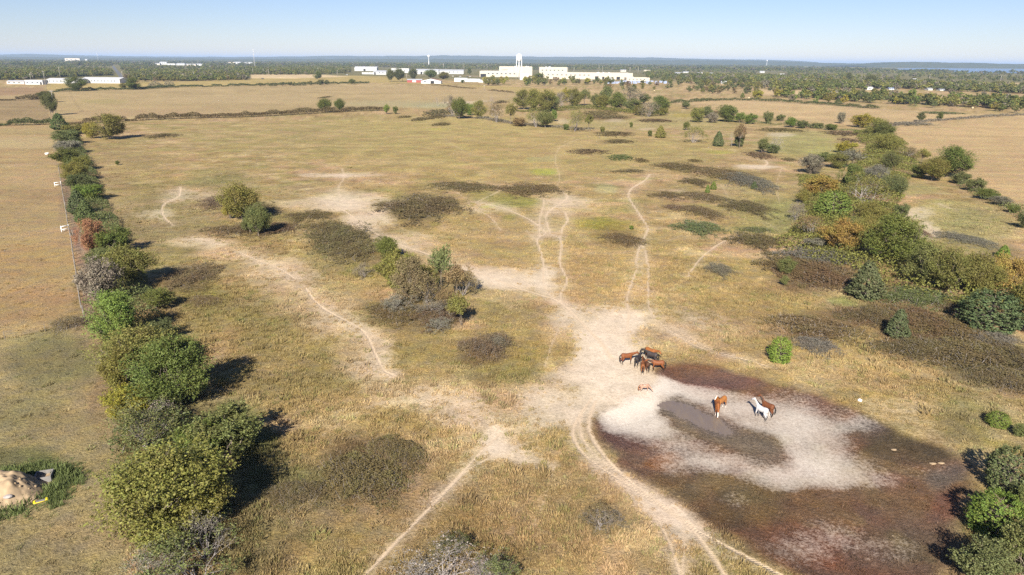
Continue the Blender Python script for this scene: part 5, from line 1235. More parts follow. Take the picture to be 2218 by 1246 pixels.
# ------------------------------------------------------------------ left fence, white braces, gate
M_WOOD = simple_mat('weathered_wood', (.20, .175, .15), .9, .25, 8); M_WIRE = simple_mat('wire', (.25, .24, .23), .5, .1, 3, .6); M_WHITE = simple_mat('white_paint', (.78, .77, .74), .5, .06, 3)
M_DKGREEN = simple_mat('green_gate_paint', (.035, .05, .04), .5, .15, 4); M_YEL = simple_mat('yellow_plastic', (.72, .55, .03), .4, .06, 5); M_STEEL = simple_mat('grey_steel', (.24, .23, .22), .5, .2, 6, .3)
post_me = None
def fence(pts, spacing, label, nwire=4, hgt=1.25, rad=.055, name='wire_fence', group=None):
    P = px2g([p[0] for p in pts], [p[1] for p in pts])
    r = np.random.default_rng(len(pts) * 7 + int(P[0][0]) % 97)
    seg = np.diff(P, axis=0); L = np.hypot(seg[:, 0], seg[:, 1]); cum = np.concatenate([[0], np.cumsum(L)])
    e = bpy.data.objects.new(name, None); COL.objects.link(e); e.location = (*P[0], 0); tag(e, label, 'fence', group)
    me = fence.me.get(rad)
    if me is None:
        m = MB(); m.tube((0, 0, -.3), (0, 0, 1.0), rad, rad * .9, 8)
        me = bpy.data.meshes.new('post'); me.from_pydata(m.v, [], m.f); me.update(); me.materials.append(M_WOOD); fence.me[rad] = me
    tops = []
    for s in np.arange(0, cum[-1] + .01, spacing):
        i = min(np.searchsorted(cum, s, 'right') - 1, len(L) - 1); q = P[i] + seg[i] * ((s - cum[i]) / L[i])
        z = gz(q[0], q[1]); o = link('post', me, e, (q[0] - P[0][0] + r.normal(0, .03), q[1] - P[0][1], z)); h = hgt * r.uniform(.94, 1.05)
        o.scale = (1, 1, h); o.rotation_euler = (r.normal(0, .02), r.normal(0, .02), r.uniform(0, 6)); tops.append((q[0] - P[0][0], q[1] - P[0][1], z))
    for k in range(nwire):
        w = MB()
        for a, b in zip(tops[:-1], tops[1:]):
            zz = hgt * (.25 + .68 * k / max(nwire - 1, 1)); w.tube((a[0], a[1], a[2] + zz), (b[0], b[1], b[2] + zz), .006, n=3, cap=False)
        w.build('wire', M_WIRE, e)
fence.me = {}
fence([(184, 692), (174.6, 665), (168, 611), (161, 566), (155, 522), (150, 502), (142, 452), (133.5, 405), (127, 360)], 2.9, 'wire fence on round wooden posts along the track by the hedgerow', 4, 1.3, .1)
fence([(131, 503), (0, 519), (-60, 526)], 5.5, 'sparse cross fence starting at the nearer white brace', 3, 1.15, .035)
fence([(182, 702), (111, 716), (59, 727), (0, 738), (-80, 756)], 4.6, 'thin cross fence between mown field and lawn', 3, 1.15, .035)
fence([(122, 358), (60, 361), (0, 364), (-60, 367)], 6, 'far cross fence dividing the bright tan field', 3, 1.15, .035)
fence([(1932, 276), (1990, 268), (2060, 262), (2140, 256), (2218, 252)], 12, 'far field fence through the thin weed line', 2, 1.3, .06)

def brace(u0, v0, u1, v1, vt, label):
    a = px2g(u0, v0); b = px2g(u1, v1)
    h = max(1.25, z_for(*a, vt)); L = float(np.hypot(*(b - a)))
    e = bpy.data.objects.new('fence_brace', None); COL.objects.link(e); e.location = (*a, gz(*a)); e.rotation_euler[2] = math.atan2(b[1] - a[1], b[0] - a[0]); tag(e, label, 'fence brace')
    for x in (0, L): MB().tube((x, 0, -.3), (x, 0, h + .05), .085, n=10).build('post', M_WHITE, e, True)
    for z in (h * .42, h * .92): MB().tube((.06, 0, z), (L - .06, 0, z), .075, n=10).build('rail', M_WHITE, e, True)
    MB().tube((.06, .03, h * .16), (L - .06, .03, h * .38), .03, n=6).build('brace_rod', M_WHITE, e, True)
brace(119.5, 405, 133, 403.5, 396, 'white painted pipe brace on the fence, the farther one')
brace(134, 503, 150, 500, 490, 'white painted pipe brace on the fence, the nearer one')

a = px2g(158, 512); b = px2g(168, 509)
e = bpy.data.objects.new('pipe_gate', None); COL.objects.link(e); e.location = (*a, gz(*a)); e.rotation_euler[2] = math.atan2(b[1] - a[1], b[0] - a[0]) + .9; tag(e, 'dark green pipe gate across the track beside the nearer white brace', 'gate')
for x in (0, 1.5, 3.0): MB().tube((x, 0, 0.05), (x, 0, 1.25), .03, n=8).build('upright', M_DKGREEN, e, True)
for z in (.15, .4, .65, .9, 1.2): MB().tube((0, 0, z), (3.0, 0, z), .025, n=8).build('bar', M_DKGREEN, e, True)
MB().tube((-.15, 0, -.2), (-.15, 0, 1.5), .07, n=10).build('post', M_WOOD, e, True)

# ------------------------------------------------------------------ dirt heap, concrete box and odds beside it
M_SAND = simple_mat('sandy_soil', tuple(C(188, 164, 132)), .95, .28, 1.6); M_CONC = simple_mat('concrete', (.19, .18, .17), .9, .15, 3); M_ROCK = simple_mat('stone', (.30, .27, .25), .9, .2, 3)
def heap(u, v, ru, ry, h, label):
    c = px2g(u, v); n = 64
    g = np.linspace(-1, 1, n); A, B = np.meshgrid(g, g)
    rr = np.hypot(A, B); z = h * sstep(1.0, .1, rr * (.8 + .45 * fbm(A * 2 + 4, B * 2 + 4, 3, 3))) * (.75 + .5 * fbm(A * 3, B * 3, 7, 3)) + (fbm(A * 9, B * 9, 11, 4) - .5) * .42 * sstep(1, .7, rr) - .06
    P = np.stack([A * ru, B * ry, z], -1).reshape(-1, 3)
    i = np.arange(n - 1)[:, None] * n + np.arange(n - 1)[None, :]
    f = np.stack([i, i + 1, i + n + 1, i + n], -1).reshape(-1, 4)
    keep = (rr.ravel()[f].max(1) < 1.02)
    me = mesh_from('soil', P, f[keep], M_SAND, True)
    e = bpy.data.objects.new('dirt_heap', None); COL.objects.link(e); e.location = (*c, gz(*c)); tag(e, label, 'dirt heap')
    link('soil', me, e)
    r = np.random.default_rng(4)
    for k in range(46):   # clods on the near slope
        an = r.uniform(-2.8, .4); q = r.uniform(.4, .95); X_, Y_ = math.cos(an) * q, math.sin(an) * q
        ii = int((Y_ + 1) / 2 * (n - 1)) * n + int((X_ + 1) / 2 * (n - 1))
        s = r.uniform(.04, .11); bmq = bmesh.new(); bmesh.ops.create_icosphere(bmq, subdivisions=1, radius=s)
        for vt_ in bmq.verts: vt_.co *= r.uniform(.65, 1.25)
        m_ = bpy.data.meshes.new('clod'); bmq.to_mesh(m_); bmq.free(); m_.materials.append(M_SAND)
        link('clod', m_, e, (P[ii][0], P[ii][1], P[ii][2] + s * .3))
    ii = int((-.42 + 1) / 2 * (n - 1)) * n + int((.38 + 1) / 2 * (n - 1))
    return c + P[ii][:2], float(P[ii][2])
HPOS, HZ = heap(14, 1075, 3.6, 3.2, 2.3, 'pale sandy dirt heap with cloddy sides on the mown lawn')
c = px2g(97, 1040)
e = bpy.data.objects.new('concrete_box', None); COL.objects.link(e); e.location = (*c, gz(*c)); e.rotation_euler[2] = .35; tag(e, 'open grey concrete box half full of soil behind the dirt heap', 'concrete box')
e.scale = (.8, .8, .8)
w = .85
MB().box(-w, w, -.75, -.65, -.1, .72).build('wall', M_CONC, e); MB().box(-w, w, .65, .75, -.1, .80).build('wall', M_CONC, e)
MB().box(-w, -w + .1, -.645, .645, -.1, .75).build('wall', M_CONC, e); MB().box(w - .1, w, -.645, .645, -.1, .78).build('wall', M_CONC, e)
MB().box(-w + .102, w - .102, -.645, .645, -.1, .35).build('soil_fill', M_SAND, e)
c = px2g(88, 1087)
e = bpy.data.objects.new('hand_tool', None); COL.objects.link(e); e.location = (*c, gz(*c) + .03); e.rotation_euler[2] = .55; tag(e, 'yellow ended grey tool lying on grass below the dirt heap', 'tool')
MB().box(-.36, .36, -.07, .07, .02, .14).build('shaft', M_STEEL, e)
for s in (-1, 1): MB().box(s * .36 if s > 0 else -.52, .52 if s > 0 else -.36, -.13, .13, .0, .17).build('end_cap', M_YEL, e)
MB().tube((-.42, -.17, .06), (.42, -.17, .06), .03, n=8).build('handle', M_YEL, e, True)
def stone(u, v, sx, sy, sz, label, mat=M_ROCK, cat='stone', name='stone', seed=1, z=0, at=None):
    c = px2g(u, v, z) if at is None else at; bmq = bmesh.new(); bmesh.ops.create_icosphere(bmq, subdivisions=2, radius=1); r = np.random.default_rng(seed)
    for vt_ in bmq.verts: vt_.co = Vector((vt_.co.x * sx, vt_.co.y * sy, max(vt_.co.z, -.4) * sz)) * r.uniform(.85, 1.12)
    me = bpy.data.meshes.new(name); bmq.to_mesh(me); bmq.free(); me.materials.append(mat)
    tag(link(name, me, None, (*c, gz(*c) + z + sz * .3)), label, cat)
stone(36, 1068, .42, .3, .16, 'flat grey stone slab stuck in the side of the dirt heap', seed=3, z=HZ - .08, at=HPOS)
stone(1862, 867, .26, .2, .2, 'small white bag lying on dry grass above the pond', simple_mat('white_bag', (.75, .75, .73), .6, .05, 4), 'bag', 'feed_bag', 5)
stone(1938, 966, .3, .16, .07, 'small tan clod alone on the pond bed', M_SAND, 'clod', 'soil_clod', 6)
stone(2022, 998, .36, .18, .07, 'tan clod on the pond bed, left one of a pair', M_SAND, 'clod', 'soil_clod', 7)
stone(2040, 999, .36, .18, .07, 'tan clod on the pond bed, one of a pair nearer the cedars', M_SAND, 'clod', 'soil_clod', 8)
c = px2g(102, 335)
e = bpy.data.objects.new('water_trough', None); COL.objects.link(e); e.location = (*c, gz(*c)); tag(e, 'small white water trough out on the bright tan field', 'trough')
MB().lathe([(.02, 0), (.62, 0), (.7, .62), (.64, .62), (.58, .1), (.02, .1)], 18).build('tub', M_WHITE, e, True)
MB().lathe([(.0, .48), (.63, .48)], 18).build('water', simple_mat('trough_water', (.10, .13, .15), .1, .05, 2), e)

# ------------------------------------------------------------------ far place: buildings, towers, poles, road, lake, hills, woodland, haze
M_BWHITE = simple_mat('white_metal_wall', (.45, .45, .44), .5, .05, .3); M_CREAM = simple_mat('cream_panel_wall', (.45, .40, .32), .7, .05, .15); M_ROOFG = simple_mat('grey_metal_roof', (.42, .43, .45), .45, .08, .2, .2); M_ROOFW = simple_mat('white_roof', (.46, .46, .46), .5, .05, .2)
M_REDROOF = simple_mat('rusty_red_roof', (.30, .15, .11), .7, .15, .5); M_REDWALL = simple_mat('red_wall', (.26, .06, .05), .7, .1, .5); M_DARK = simple_mat('dark_opening', (.02, .02, .022), .8, .1, 1); M_GLASS = simple_mat('window_glass', (.06, .08, .10), .12, .1, 1, 0, .5)
M_HOOP = simple_mat('greenhouse_film', (.62, .66, .70), .35, .06, .4); M_TOWER = simple_mat('white_tower_paint', (.62, .62, .62), .4, .04, .3); M_POLE = simple_mat('pole_wood', (.30, .27, .24), .9, .15, 2); M_BLUE = simple_mat('blue_grey_steel', (.24, .29, .42), .5, .25, .5); M_ASPH = simple_mat('asphalt', (.11, .108, .105), .9, .12, .2)
M_CARPAINT = simple_mat('dark_car_paint', (.015, .016, .02), .25, .1, 2, 0, .5); M_TYRE = simple_mat('tyre', (.02, .02, .02), .9, .1, 4); M_TEXT = simple_mat('sign_letters', (.10, .10, .11), .6, .05, 2); M_TAN = simple_mat('tan_siding', (.50, .44, .36), .7, .08, .4); M_LATT = simple_mat('lattice_steel', (.45, .44, .44), .5, .15, 1, .3)
M_HAY = simple_mat('hay', (.42, .34, .20), .95, .2, 3)

def frame(u0, u1, vb, vt):
    """front edge on the ground between two photo points: origin, length, height, yaw"""
    a = px2g(u0, vb + (u0 - (u0 + u1) / 2) * .0084); b = px2g(u1, vb + (u1 - (u0 + u1) / 2) * .0084)
    L = float(np.hypot(*(b - a))); return a, L, max(z_for(*((a + b) / 2), vt), 2.4), math.atan2(b[1] - a[1], b[0] - a[0])

def building(name, label, u0, u1, vb, vt, depth, wall, roof, kind='flat', openings=(), cat='building', group=None, rise=.35, vents=0, parapet=.6, yaw=0.0):
    a, L, h, rz = frame(u0, u1, vb, vt)
    e = bpy.data.objects.new(name, None); COL.objects.link(e); e.location = (*a, 0); e.rotation_euler[2] = rz + yaw; tag(e, label, cat, group)
    if kind == 'flat':
        wo = MB().box(0, L, 0, depth, -.5, h).build('wall', wall, e)
        ro = MB().box(.4, L - .4, .4, depth - .4, h + .02, h + .12).build('roof', roof, e)
        if parapet:
            for q in ((-.05, L + .05, -.05, .3), (-.05, L + .05, depth - .3, depth + .05), (-.05, .3, .32, depth - .32), (L - .3, L + .05, .32, depth - .32)):
                MB().box(*q, h + .005, h + parapet).build('parapet', wall, wo)
        r = np.random.default_rng(int(u0))
        for k in range(vents):
            x = r.uniform(.1, .9) * L; y = r.uniform(.2, .8) * depth
            MB().box(x - 1.6, x + 1.6, y - 1.3, y + 1.3, h + .125, h + r.uniform(1.4, 2.4)).build('roof_vent', M_ROOFG, ro)
    elif kind in ('gable', 'gableend'):
        rh = h * (1 - rise) if kind == 'gableend' else h * .72
        m = MB()
        if kind == 'gable':   # ridge parallel to the front
            m.add([(0, 0, -.5), (L, 0, -.5), (L, depth, -.5), (0, depth, -.5), (0, 0, rh), (L, 0, rh), (L, depth, rh), (0, depth, rh), (0, depth / 2, h), (L, depth / 2, h)], [(0, 1, 5, 4), (2, 3, 7, 6), (1, 2, 6, 9, 5), (3, 0, 4, 8, 7)])
            wo = m.build('wall', wall, e); o = .4
            MB().add([(-o, -o, rh - .2), (L + o, -o, rh - .2), (L + o, depth / 2, h + .12), (-o, depth / 2, h + .12), (L + o, depth + o, rh - .2), (-o, depth + o, rh - .2)], [(0, 1, 2, 3), (3, 2, 4, 5)]) if False else None
            q = MB(); q.add([(-o, -o, rh - .12), (L + o, -o, rh - .12), (L + o, depth / 2, h + .12), (-o, depth / 2, h + .12), (L + o, depth + o, rh - .12), (-o, depth + o, rh - .12)], [(0, 1, 2, 3), (3, 2, 4, 5)]); q.build('roof', roof, e)
        else:
            m.add([(0, 0, -.5), (L, 0, -.5), (L, depth, -.5), (0, depth, -.5), (0, 0, rh), (L, 0, rh), (L, depth, rh), (0, depth, rh), (L / 2, 0, h), (L / 2, depth, h)], [(0, 1, 5, 8, 4), (2, 3, 7, 9, 6), (1, 2, 6, 5), (3, 0, 4, 7)])
            wo = m.build('wall', wall, e); o = .4
            q = MB(); q.add([(-o, -o, rh - .12), (L / 2, -o, h + .12), (L / 2, depth + o, h + .12), (-o, depth + o, rh - .12), (L + o, -o, rh - .12), (L + o, depth + o, rh - .12)], [(0, 1, 2, 3), (1, 4, 5, 2)]); q.build('roof', roof, e)
    elif kind == 'hoop':
        n = 10; m = MB(); V = []
        for x in (0, L):
            for k in range(n + 1):
                t = math.pi * k / n; V.append((x, depth / 2 - depth / 2 * math.cos(t), h * math.sin(t) ** .8 - .02))
        m.add(V, [(k, k + 1, n + 2 + k, n + 1 + k) for k in range(n)] + [tuple(range(n, -1, -1)), tuple(range(n + 1, 2 * n + 2))]); wo = m.build('film_cover', wall, e, True)
        for k in range(7):
            x = L * (k + .5) / 7; w_ = MB()
            for j in range(n):
                t0, t1 = math.pi * j / n, math.pi * (j + 1) / n
                w_.tube((x, depth / 2 - depth / 2 * math.cos(t0), h * math.sin(t0) ** .8 + .03), (x, depth / 2 - depth / 2 * math.cos(t1), h * math.sin(t1) ** .8 + .03), .09, n=4, cap=False)
            w_.build('hoop', M_ROOFG, wo)
    for (x0, x1, z0, z1, what) in openings:
        d = {'door': M_DARK, 'window': M_GLASS, 'whitedoor': M_ROOFW}[what]
        MB().box(x0 * L, x1 * L, -.08, .05, max(z0 * h, .02), z1 * h).build('door' if 'door' in what else 'window', d, wo)
    return e, L, h

win = lambda n, z0=.45, z1=.68, a=.08, b=.94, w=.4: [(a + (b - a) * k / n, a + (b - a) * (k + w) / n, z0, z1, 'window') for k in range(n)]
# factory
building('factory_front_hall', 'long low cream factory hall in front of the tall block', 1039, 1126, 167, 155, 60, M_CREAM, M_ROOFW, 'flat', [(.02, .16, 0, .55, 'door')] + win(7, .5, .7, .2, .95), vents=2)
fe, fl, fh = building('factory_tall_block', 'tall cream factory block with the dark company lettering', 1080, 1154, 165, 145.5, 55, M_CREAM, M_ROOFW, 'flat', [], vents=3)
fe.location = fe.location + Vector((0, 61, 0))
tc_ = bpy.data.curves.new('lettering', 'FONT'); tc_.body = 'Unarco'; tc_.size = 5.2; tc_.extrude = .08; tc_.align_x = 'LEFT'
to = bpy.data.objects.new('lettering', tc_); COL.objects.link(to)
bpy.context.view_layer.update()
tme = bpy.data.meshes.new_from_object(to.evaluated_get(bpy.context.evaluated_depsgraph_get())); bpy.data.objects.remove(to)
tme.materials.clear(); tme.materials.append(M_TEXT); tme.name = 'lettering'
lo = link('lettering', tme, fe, (fl * .075, -.12, fh * .60)); lo.rotation_euler[0] = math.pi / 2; lo['label'] = 'dark letters reading Unarco'
e2, _, _ = building('factory_second_block', 'second cream factory block right of the water tower', 1170, 1233, 166, 147, 50, M_CREAM, M_ROOFW, 'flat', win(6, .62, .74), vents=3); e2.location = e2.location + Vector((0, 66, 0))
building('factory_main_hall', 'very long white cream factory hall with loading doors', 1176, 1370, 172, 158.5, 58, M_CREAM, M_ROOFW, 'flat', [(.58, .62, 0, .5, 'door'), (.66, .685, 0, .45, 'door'), (.73, .77, 0, .45, 'whitedoor'), (.82, .86, 0, .45, 'door')] + win(10, .6, .75, .05, .55), vents=5)
building('factory_annex', 'low cream annex at the right end of the factory', 1357, 1407, 175.5, 169, 30, M_CREAM, M_ROOFW, 'flat', win(5, .4, .65, .1, .9), vents=1)
building('white_silo_building', 'blank white cube building in front of the tall factory block', 1126, 1145, 173.5, 160, 14, M_BWHITE, M_ROOFW, 'flat', [(.4, .6, 0, .3, 'door')], parapet=.4)
building('white_shed', 'small white shed beside the blank white cube', 1145, 1155, 174, 167, 9, M_BWHITE, M_ROOFW, 'gableend', [(.3, .6, 0, .5, 'door')])
# stacked carts in the yard
r = np.random.default_rng(9); kk = 0
for row, v in enumerate((177.5, 179.5, 181.5)):
    for u in np.arange(1314, 1455, 9.5):
        if r.uniform() < .22: continue
        a, L, h, rz = frame(u, u + r.uniform(6, 9), v, v - 1.6)
        e = bpy.data.objects.new('steel_stack', None); COL.objects.link(e); e.location = (*a, 0); e.rotation_euler[2] = rz; tag(e, 'blue grey stack of steel goods in the factory yard', 'stack', 'steel stacks in the factory yard')
        h = r.uniform(1.6, 2.6)
        MB().box(0, L, 0, 3, 0, .25).build('pallet', M_POLE, e)
        for k in range(3): MB().box(L * k / 3 + .1, L * (k + 1) / 3 - .1, .1, 2.9, .255, h * r.uniform(.8, 1)).build('bundle', M_BLUE, e)
# barns and sheds left of the factory
building('white_barn', 'big white metal barn at the wood edge', 768, 816, 154, 144.5, 30, M_BWHITE, M_ROOFW, 'gable', [(.4, .5, 0, .5, 'door')], 'barn')
building('white_warehouse', 'long white warehouse right of the big barn', 809, 847, 162, 153, 25, M_BWHITE, M_ROOFG, 'gable', [(.04, .13, 0, .6, 'door')] + win(3, .4, .6, .3, .9))
building('white_trailer', 'white trailer parked in front of the warehouse', 784, 810, 161, 157, 4, M_BWHITE, M_ROOFW, 'flat', win(4, .45, .7), 'trailer', parapet=0)
building('far_white_building', 'low white building behind the dark yard trees', 847, 886, 158, 149, 22, M_BWHITE, M_ROOFW, 'flat', win(4, .4, .6))
building('metal_shed', 'long grey metal shed with dark doors', 901, 950, 161, 150, 24, M_BWHITE, M_ROOFG, 'gable', [(.2, .28, 0, .5, 'door'), (.8, .9, 0, .5, 'door')], 'shed')
building('metal_shed', 'second grey metal shed continuing to the right', 951, 1004, 160.5, 151, 24, M_BWHITE, M_ROOFG, 'gable', [(.1, .2, 0, .5, 'door')] + win(3, .35, .55, .4, .9), 'shed')
building('red_barn', 'low red shed joined to the white barn', 882, 914, 179, 171.5, 12, M_REDWALL, M_ROOFG, 'gable', [(.35, .6, .1, .6, 'whitedoor')], 'shed')
building('white_barn', 'white barn with rusty red roof and dark doorway', 912, 955, 181.5, 170.5, 20, M_BWHITE, M_REDROOF, 'gableend', [(.48, .66, 0, .55, 'door'), (.15, .25, .3, .5, 'window')], 'barn', rise=.42)
building('greenhouse', 'long pale greenhouse tunnel with grey cover', 984, 1012, 177, 169, 9, M_HOOP, M_HOOP, 'hoop', cat='greenhouse')
building('greenhouse', 'second greenhouse tunnel behind the scrub', 1010, 1040, 177.5, 171, 8, M_HOOP, M_HOOP, 'hoop', cat='greenhouse')
building('greenhouse', 'white covered greenhouse tunnel nearest the factory', 1036, 1065, 179, 173, 8, M_BWHITE, M_BWHITE, 'hoop', cat='greenhouse')
# left side
building('white_greenhouse', 'very long white nursery building left of the road', 101, 175, 181, 170, 20, M_BWHITE, M_ROOFW, 'gable', [(.02, .06, .1, .6, 'door')] + win(8, .35, .55), 'greenhouse')
building('white_greenhouse', 'white nursery building touching the road', 176, 260, 180.5, 168, 26, M_BWHITE, M_ROOFW, 'gable', win(10, .3, .5), 'greenhouse')
building('white_house', 'small white box building left of the nursery', 55, 93, 183.5, 174, 10, M_BWHITE, M_ROOFW, 'flat', win(3, .4, .65) + [(.85, .95, 0, .6, 'door')], 'house', parapet=.2)
building('low_house', 'low tan house left of the white box building', 15, 53, 182.5, 174.5, 10, M_TAN, M_ROOFG, 'gable', win(3, .3, .55), 'house')
GT = 'pale town buildings among the far trees'
for u0, u1, vb, vt in [(141, 173, 132, 126.5), (184, 189, 132, 128), (295, 304, 141, 137), (336, 346, 141, 137), (346, 361, 140, 134), (361, 380, 141, 138), (382, 400, 141.5, 137), (402, 424, 143, 138.5), (424, 440, 142.5, 138), (495, 508, 138, 135), (508, 523, 138.5, 134), (530, 547, 138, 134.5),
                       (1395, 1408, 156, 152), (1344, 1356, 156, 151), (1462, 1478, 161, 157), (1512, 1528, 160, 157), (1536, 1552, 162, 158), (1560, 1575, 164, 160), (1480, 1492, 158, 155)]:
    building('town_building', 'pale town building half hidden among far trees', u0, u1, vb, vt, 18, M_BWHITE if (int(u0) % 3) else M_TAN, M_ROOFW if int(u0) % 2 else M_ROOFG, 'flat' if int(u0) % 2 else 'gable', win(3, .35, .6), 'building', GT, parapet=.3)
GHO = 'houses among the trees on the right'
for u0, u1, vb, vt, rf in [(1873, 1891, 195, 188.5, M_ROOFW), (1926, 1938, 195, 190.5, M_BLUE), (1978, 1987, 176, 170.5, M_ROOFW), (1974, 1984, 186, 182, M_ROOFG), (2010, 2020, 196, 191, M_ROOFG), (2036, 2048, 197, 193, M_ROOFG), (1832, 1838, 181, 174, M_ROOFW), (1563, 1574, 182, 176, M_ROOFW), (1906, 1914, 193, 189, M_ROOFG), (1690, 1700, 164, 160, M_ROOFW), (1646, 1656, 158, 154, M_ROOFG)]:
    building('farm_house', 'small pale roofed house among the right hand trees', u0, u1, vb, vt, 9, M_BWHITE, rf, 'gable', win(2, .3, .55), 'house', GHO)

# water towers
def water_tower(u, vb, vt, tank_w, label, style='legs'):
    a = px2g(u, vb); d = depth_of(*a); h = z_for(*a, vt); R_ = tank_w * d / F / 2
    e = bpy.data.objects.new('water_tower', None); COL.objects.link(e); e.location = (*a, 0); tag(e, label, 'water tower')
    if style == 'legs':
        zt = h - R_ * 2.3
        MB().lathe([(.05, zt - R_ * .35), (R_ * .55, zt - R_ * .15), (R_ * .95, zt + R_ * .35), (R_, zt + R_ * .7), (R_, zt + R_ * 1.5), (R_ * .8, zt + R_ * 2.0), (R_ * .3, zt + R_ * 2.25), (.05, zt + R_ * 2.3)], 20).build('tank', M_TOWER, e, True)
        MB().lathe([(R_ * 1.12, zt + R_ * .62), (R_ * 1.12, zt + R_ * .72), (R_ * .98, zt + R_ * .72), (R_ * .98, zt + R_ * .62), (R_ * 1.12, zt + R_ * .62)], 20).build('walkway', M_TOWER, e)
        MB().tube((0, 0, 0), (0, 0, zt - R_ * .2), R_ * .16, n=10).build('riser_pipe', M_TOWER, e, True)
        L = []
        for k in range(6):
            t = 2 * math.pi * (k + .5) / 6; p0 = (1.12 * R_ * math.cos(t), 1.12 * R_ * math.sin(t), 0); p1 = (R_ * .97 * math.cos(t), R_ * .97 * math.sin(t), zt + R_ * .65); L.append((p0, p1))
            MB().tube(p0, p1, .55, n=8).build('leg', M_TOWER, e, True)
        for k in range(6):
            for f0 in (.33, .66):
                q = [Vector(p0).lerp(Vector(p1), f0) for p0, p1 in (L[k], L[(k + 1) % 6])]
                MB().tube(q[0], q[1], .22, n=6).build('strut', M_TOWER, e)
    else:
        MB().lathe([(R_ * .55, 0), (R_ * .32, h * .12), (R_ * .3, h - R_ * 2.1), (R_ * .7, h - R_ * 1.7), (R_, h - R_), (R_ * .72, h - R_ * .3), (.05, h)], 18).build('tank', M_TOWER, e, True)
        MB().box(-.8, .8, -R_ * .6, -R_ * .5, 0, 3).build('door', M_ROOFG, e)
water_tower(1124, 170, 116.3, 13.0, 'white legged water tower behind the lettered factory block')
water_tower(929, 143, 119, 5.5, 'far white ball water tower on a single stem', 'stem')
water_tower(1660, 146, 130.5, 2.4, 'tiny far white water tower on the right horizon', 'stem')

# lattice masts
def mast(u, vb, vt, label, w=1.6):
    a = px2g(u, vb); h = z_for(*a, vt)
    e = bpy.data.objects.new('radio_mast', None); COL.objects.link(e); e.location = (*a, 0); tag(e, label, 'radio mast')
    c = [(w * math.cos(t), w * math.sin(t)) for t in (.5, 2.6, 4.7)]
    for p in c: MB().tube((*p, 0), (p[0] * .45, p[1] * .45, h), .30, .22, 6).build('leg', M_LATT, e)
    m = MB(); n = 22
    for k in range(n):
        f0, f1 = 1 - .55 * k / n, 1 - .55 * (k + 1) / n
        for i in range(3):
            p, q = c[i], c[(i + 1) % 3]; m.tube((p[0] * f0, p[1] * f0, h * k / n), (q[0] * f1, q[1] * f1, h * (k + 1) / n), .12, n=4, cap=False)
    m.build('lattice', M_LATT, e)
    for z in (.72, .86, .97):
        for k in range(3):
            t = k * 2.094; MB().box(1.6 * math.cos(t) - .5, 1.6 * math.cos(t) + .5, 1.6 * math.sin(t) - .5, 1.6 * math.sin(t) + .5, h * z - 1.6, h * z + 1.4).build('antenna', M_TOWER, e)
mast(552, 146, 107, 'tall lattice radio mast above the wood', 2.0)
mast(213, 135, 115, 'thin far radio mast above the left woods', 1.6)

# power poles and wires
poles = []
def pole(u, vb, vt, label, group=None, arm=True, lean=0.0):
    a = px2g(u, vb); h = z_for(*a, vt)
    e = bpy.data.objects.new('power_pole', None); COL.objects.link(e); e.location = (*a, 0); e.rotation_euler[1] = lean; tag(e, label, 'power pole', group)
    rad = max(.15, 0.00022 * depth_of(*a))
    MB().tube((0, 0, -.5), (0, 0, h), rad * 1.15, rad * .8, 8).build('pole', M_POLE, e, True)
    if arm:
        MB().box(-1.3, 1.3, -.09, .09, h - .9, h - .66).build('crossarm', M_POLE, e)
        for x in (-1.15, 0, 1.15): MB().tube((x, 0, h - .655), (x, 0, h - .35), .07, .05, 6).build('insulator', M_BWHITE, e)
    return np.array([a[0], a[1], h])
PG = 'power poles along the far road'
p1 = pole(121, 247, 195, 'nearest tall power pole rising from the dark hedge corner', None, True, -.02)
p2 = pole(101, 197, 153, 'tall power pole beside the nursery buildings')
for u, vb, vt in [(67, 174, 160), (131, 170, 146), (266, 172, 155), (397, 175, 160), (421, 175, 155), (459, 174, 159), (517, 173, 159), (495, 172, 163), (548, 162, 149), (571, 162, 149), (582, 163, 150), (628, 161, 155), (689, 156, 147), (731, 166, 152), (872, 176, 162), (881, 175, 161),
                  (1005, 152, 140), (1055, 152, 139), (961, 150, 138), (1174, 176, 160), (1297, 158, 142), (1305, 160, 143), (1364, 160, 146), (1382, 160, 146), (1243, 158, 147), (2012, 177, 161), (2166, 180, 164), (1853, 172, 164), (1866, 172, 162), (1049, 196, 184)]:
    pole(u, vb, vt, 'far wooden power pole among fields and buildings', PG)
def wire_run(a, b, label):
    e = bpy.data.objects.new('power_line', None); COL.objects.link(e); e.location = tuple(a); tag(e, label, 'power line')
    a = Vector(a); b = Vector(b)
    for dx in (-1.1, 0, 1.1):
        m = MB(); prev = None
        for k in range(13):
            t = k / 12; p = (b - a) * t + Vector((dx, 0, -.4 - 4 * 1.6 * t * (1 - t)))
            if prev is not None: m.tube(prev, p, .03, n=3, cap=False)
            prev = p
        m.build('wire', M_WIRE, e)
wire_run(p1, p2, 'sagging wires between the two tall left power poles')

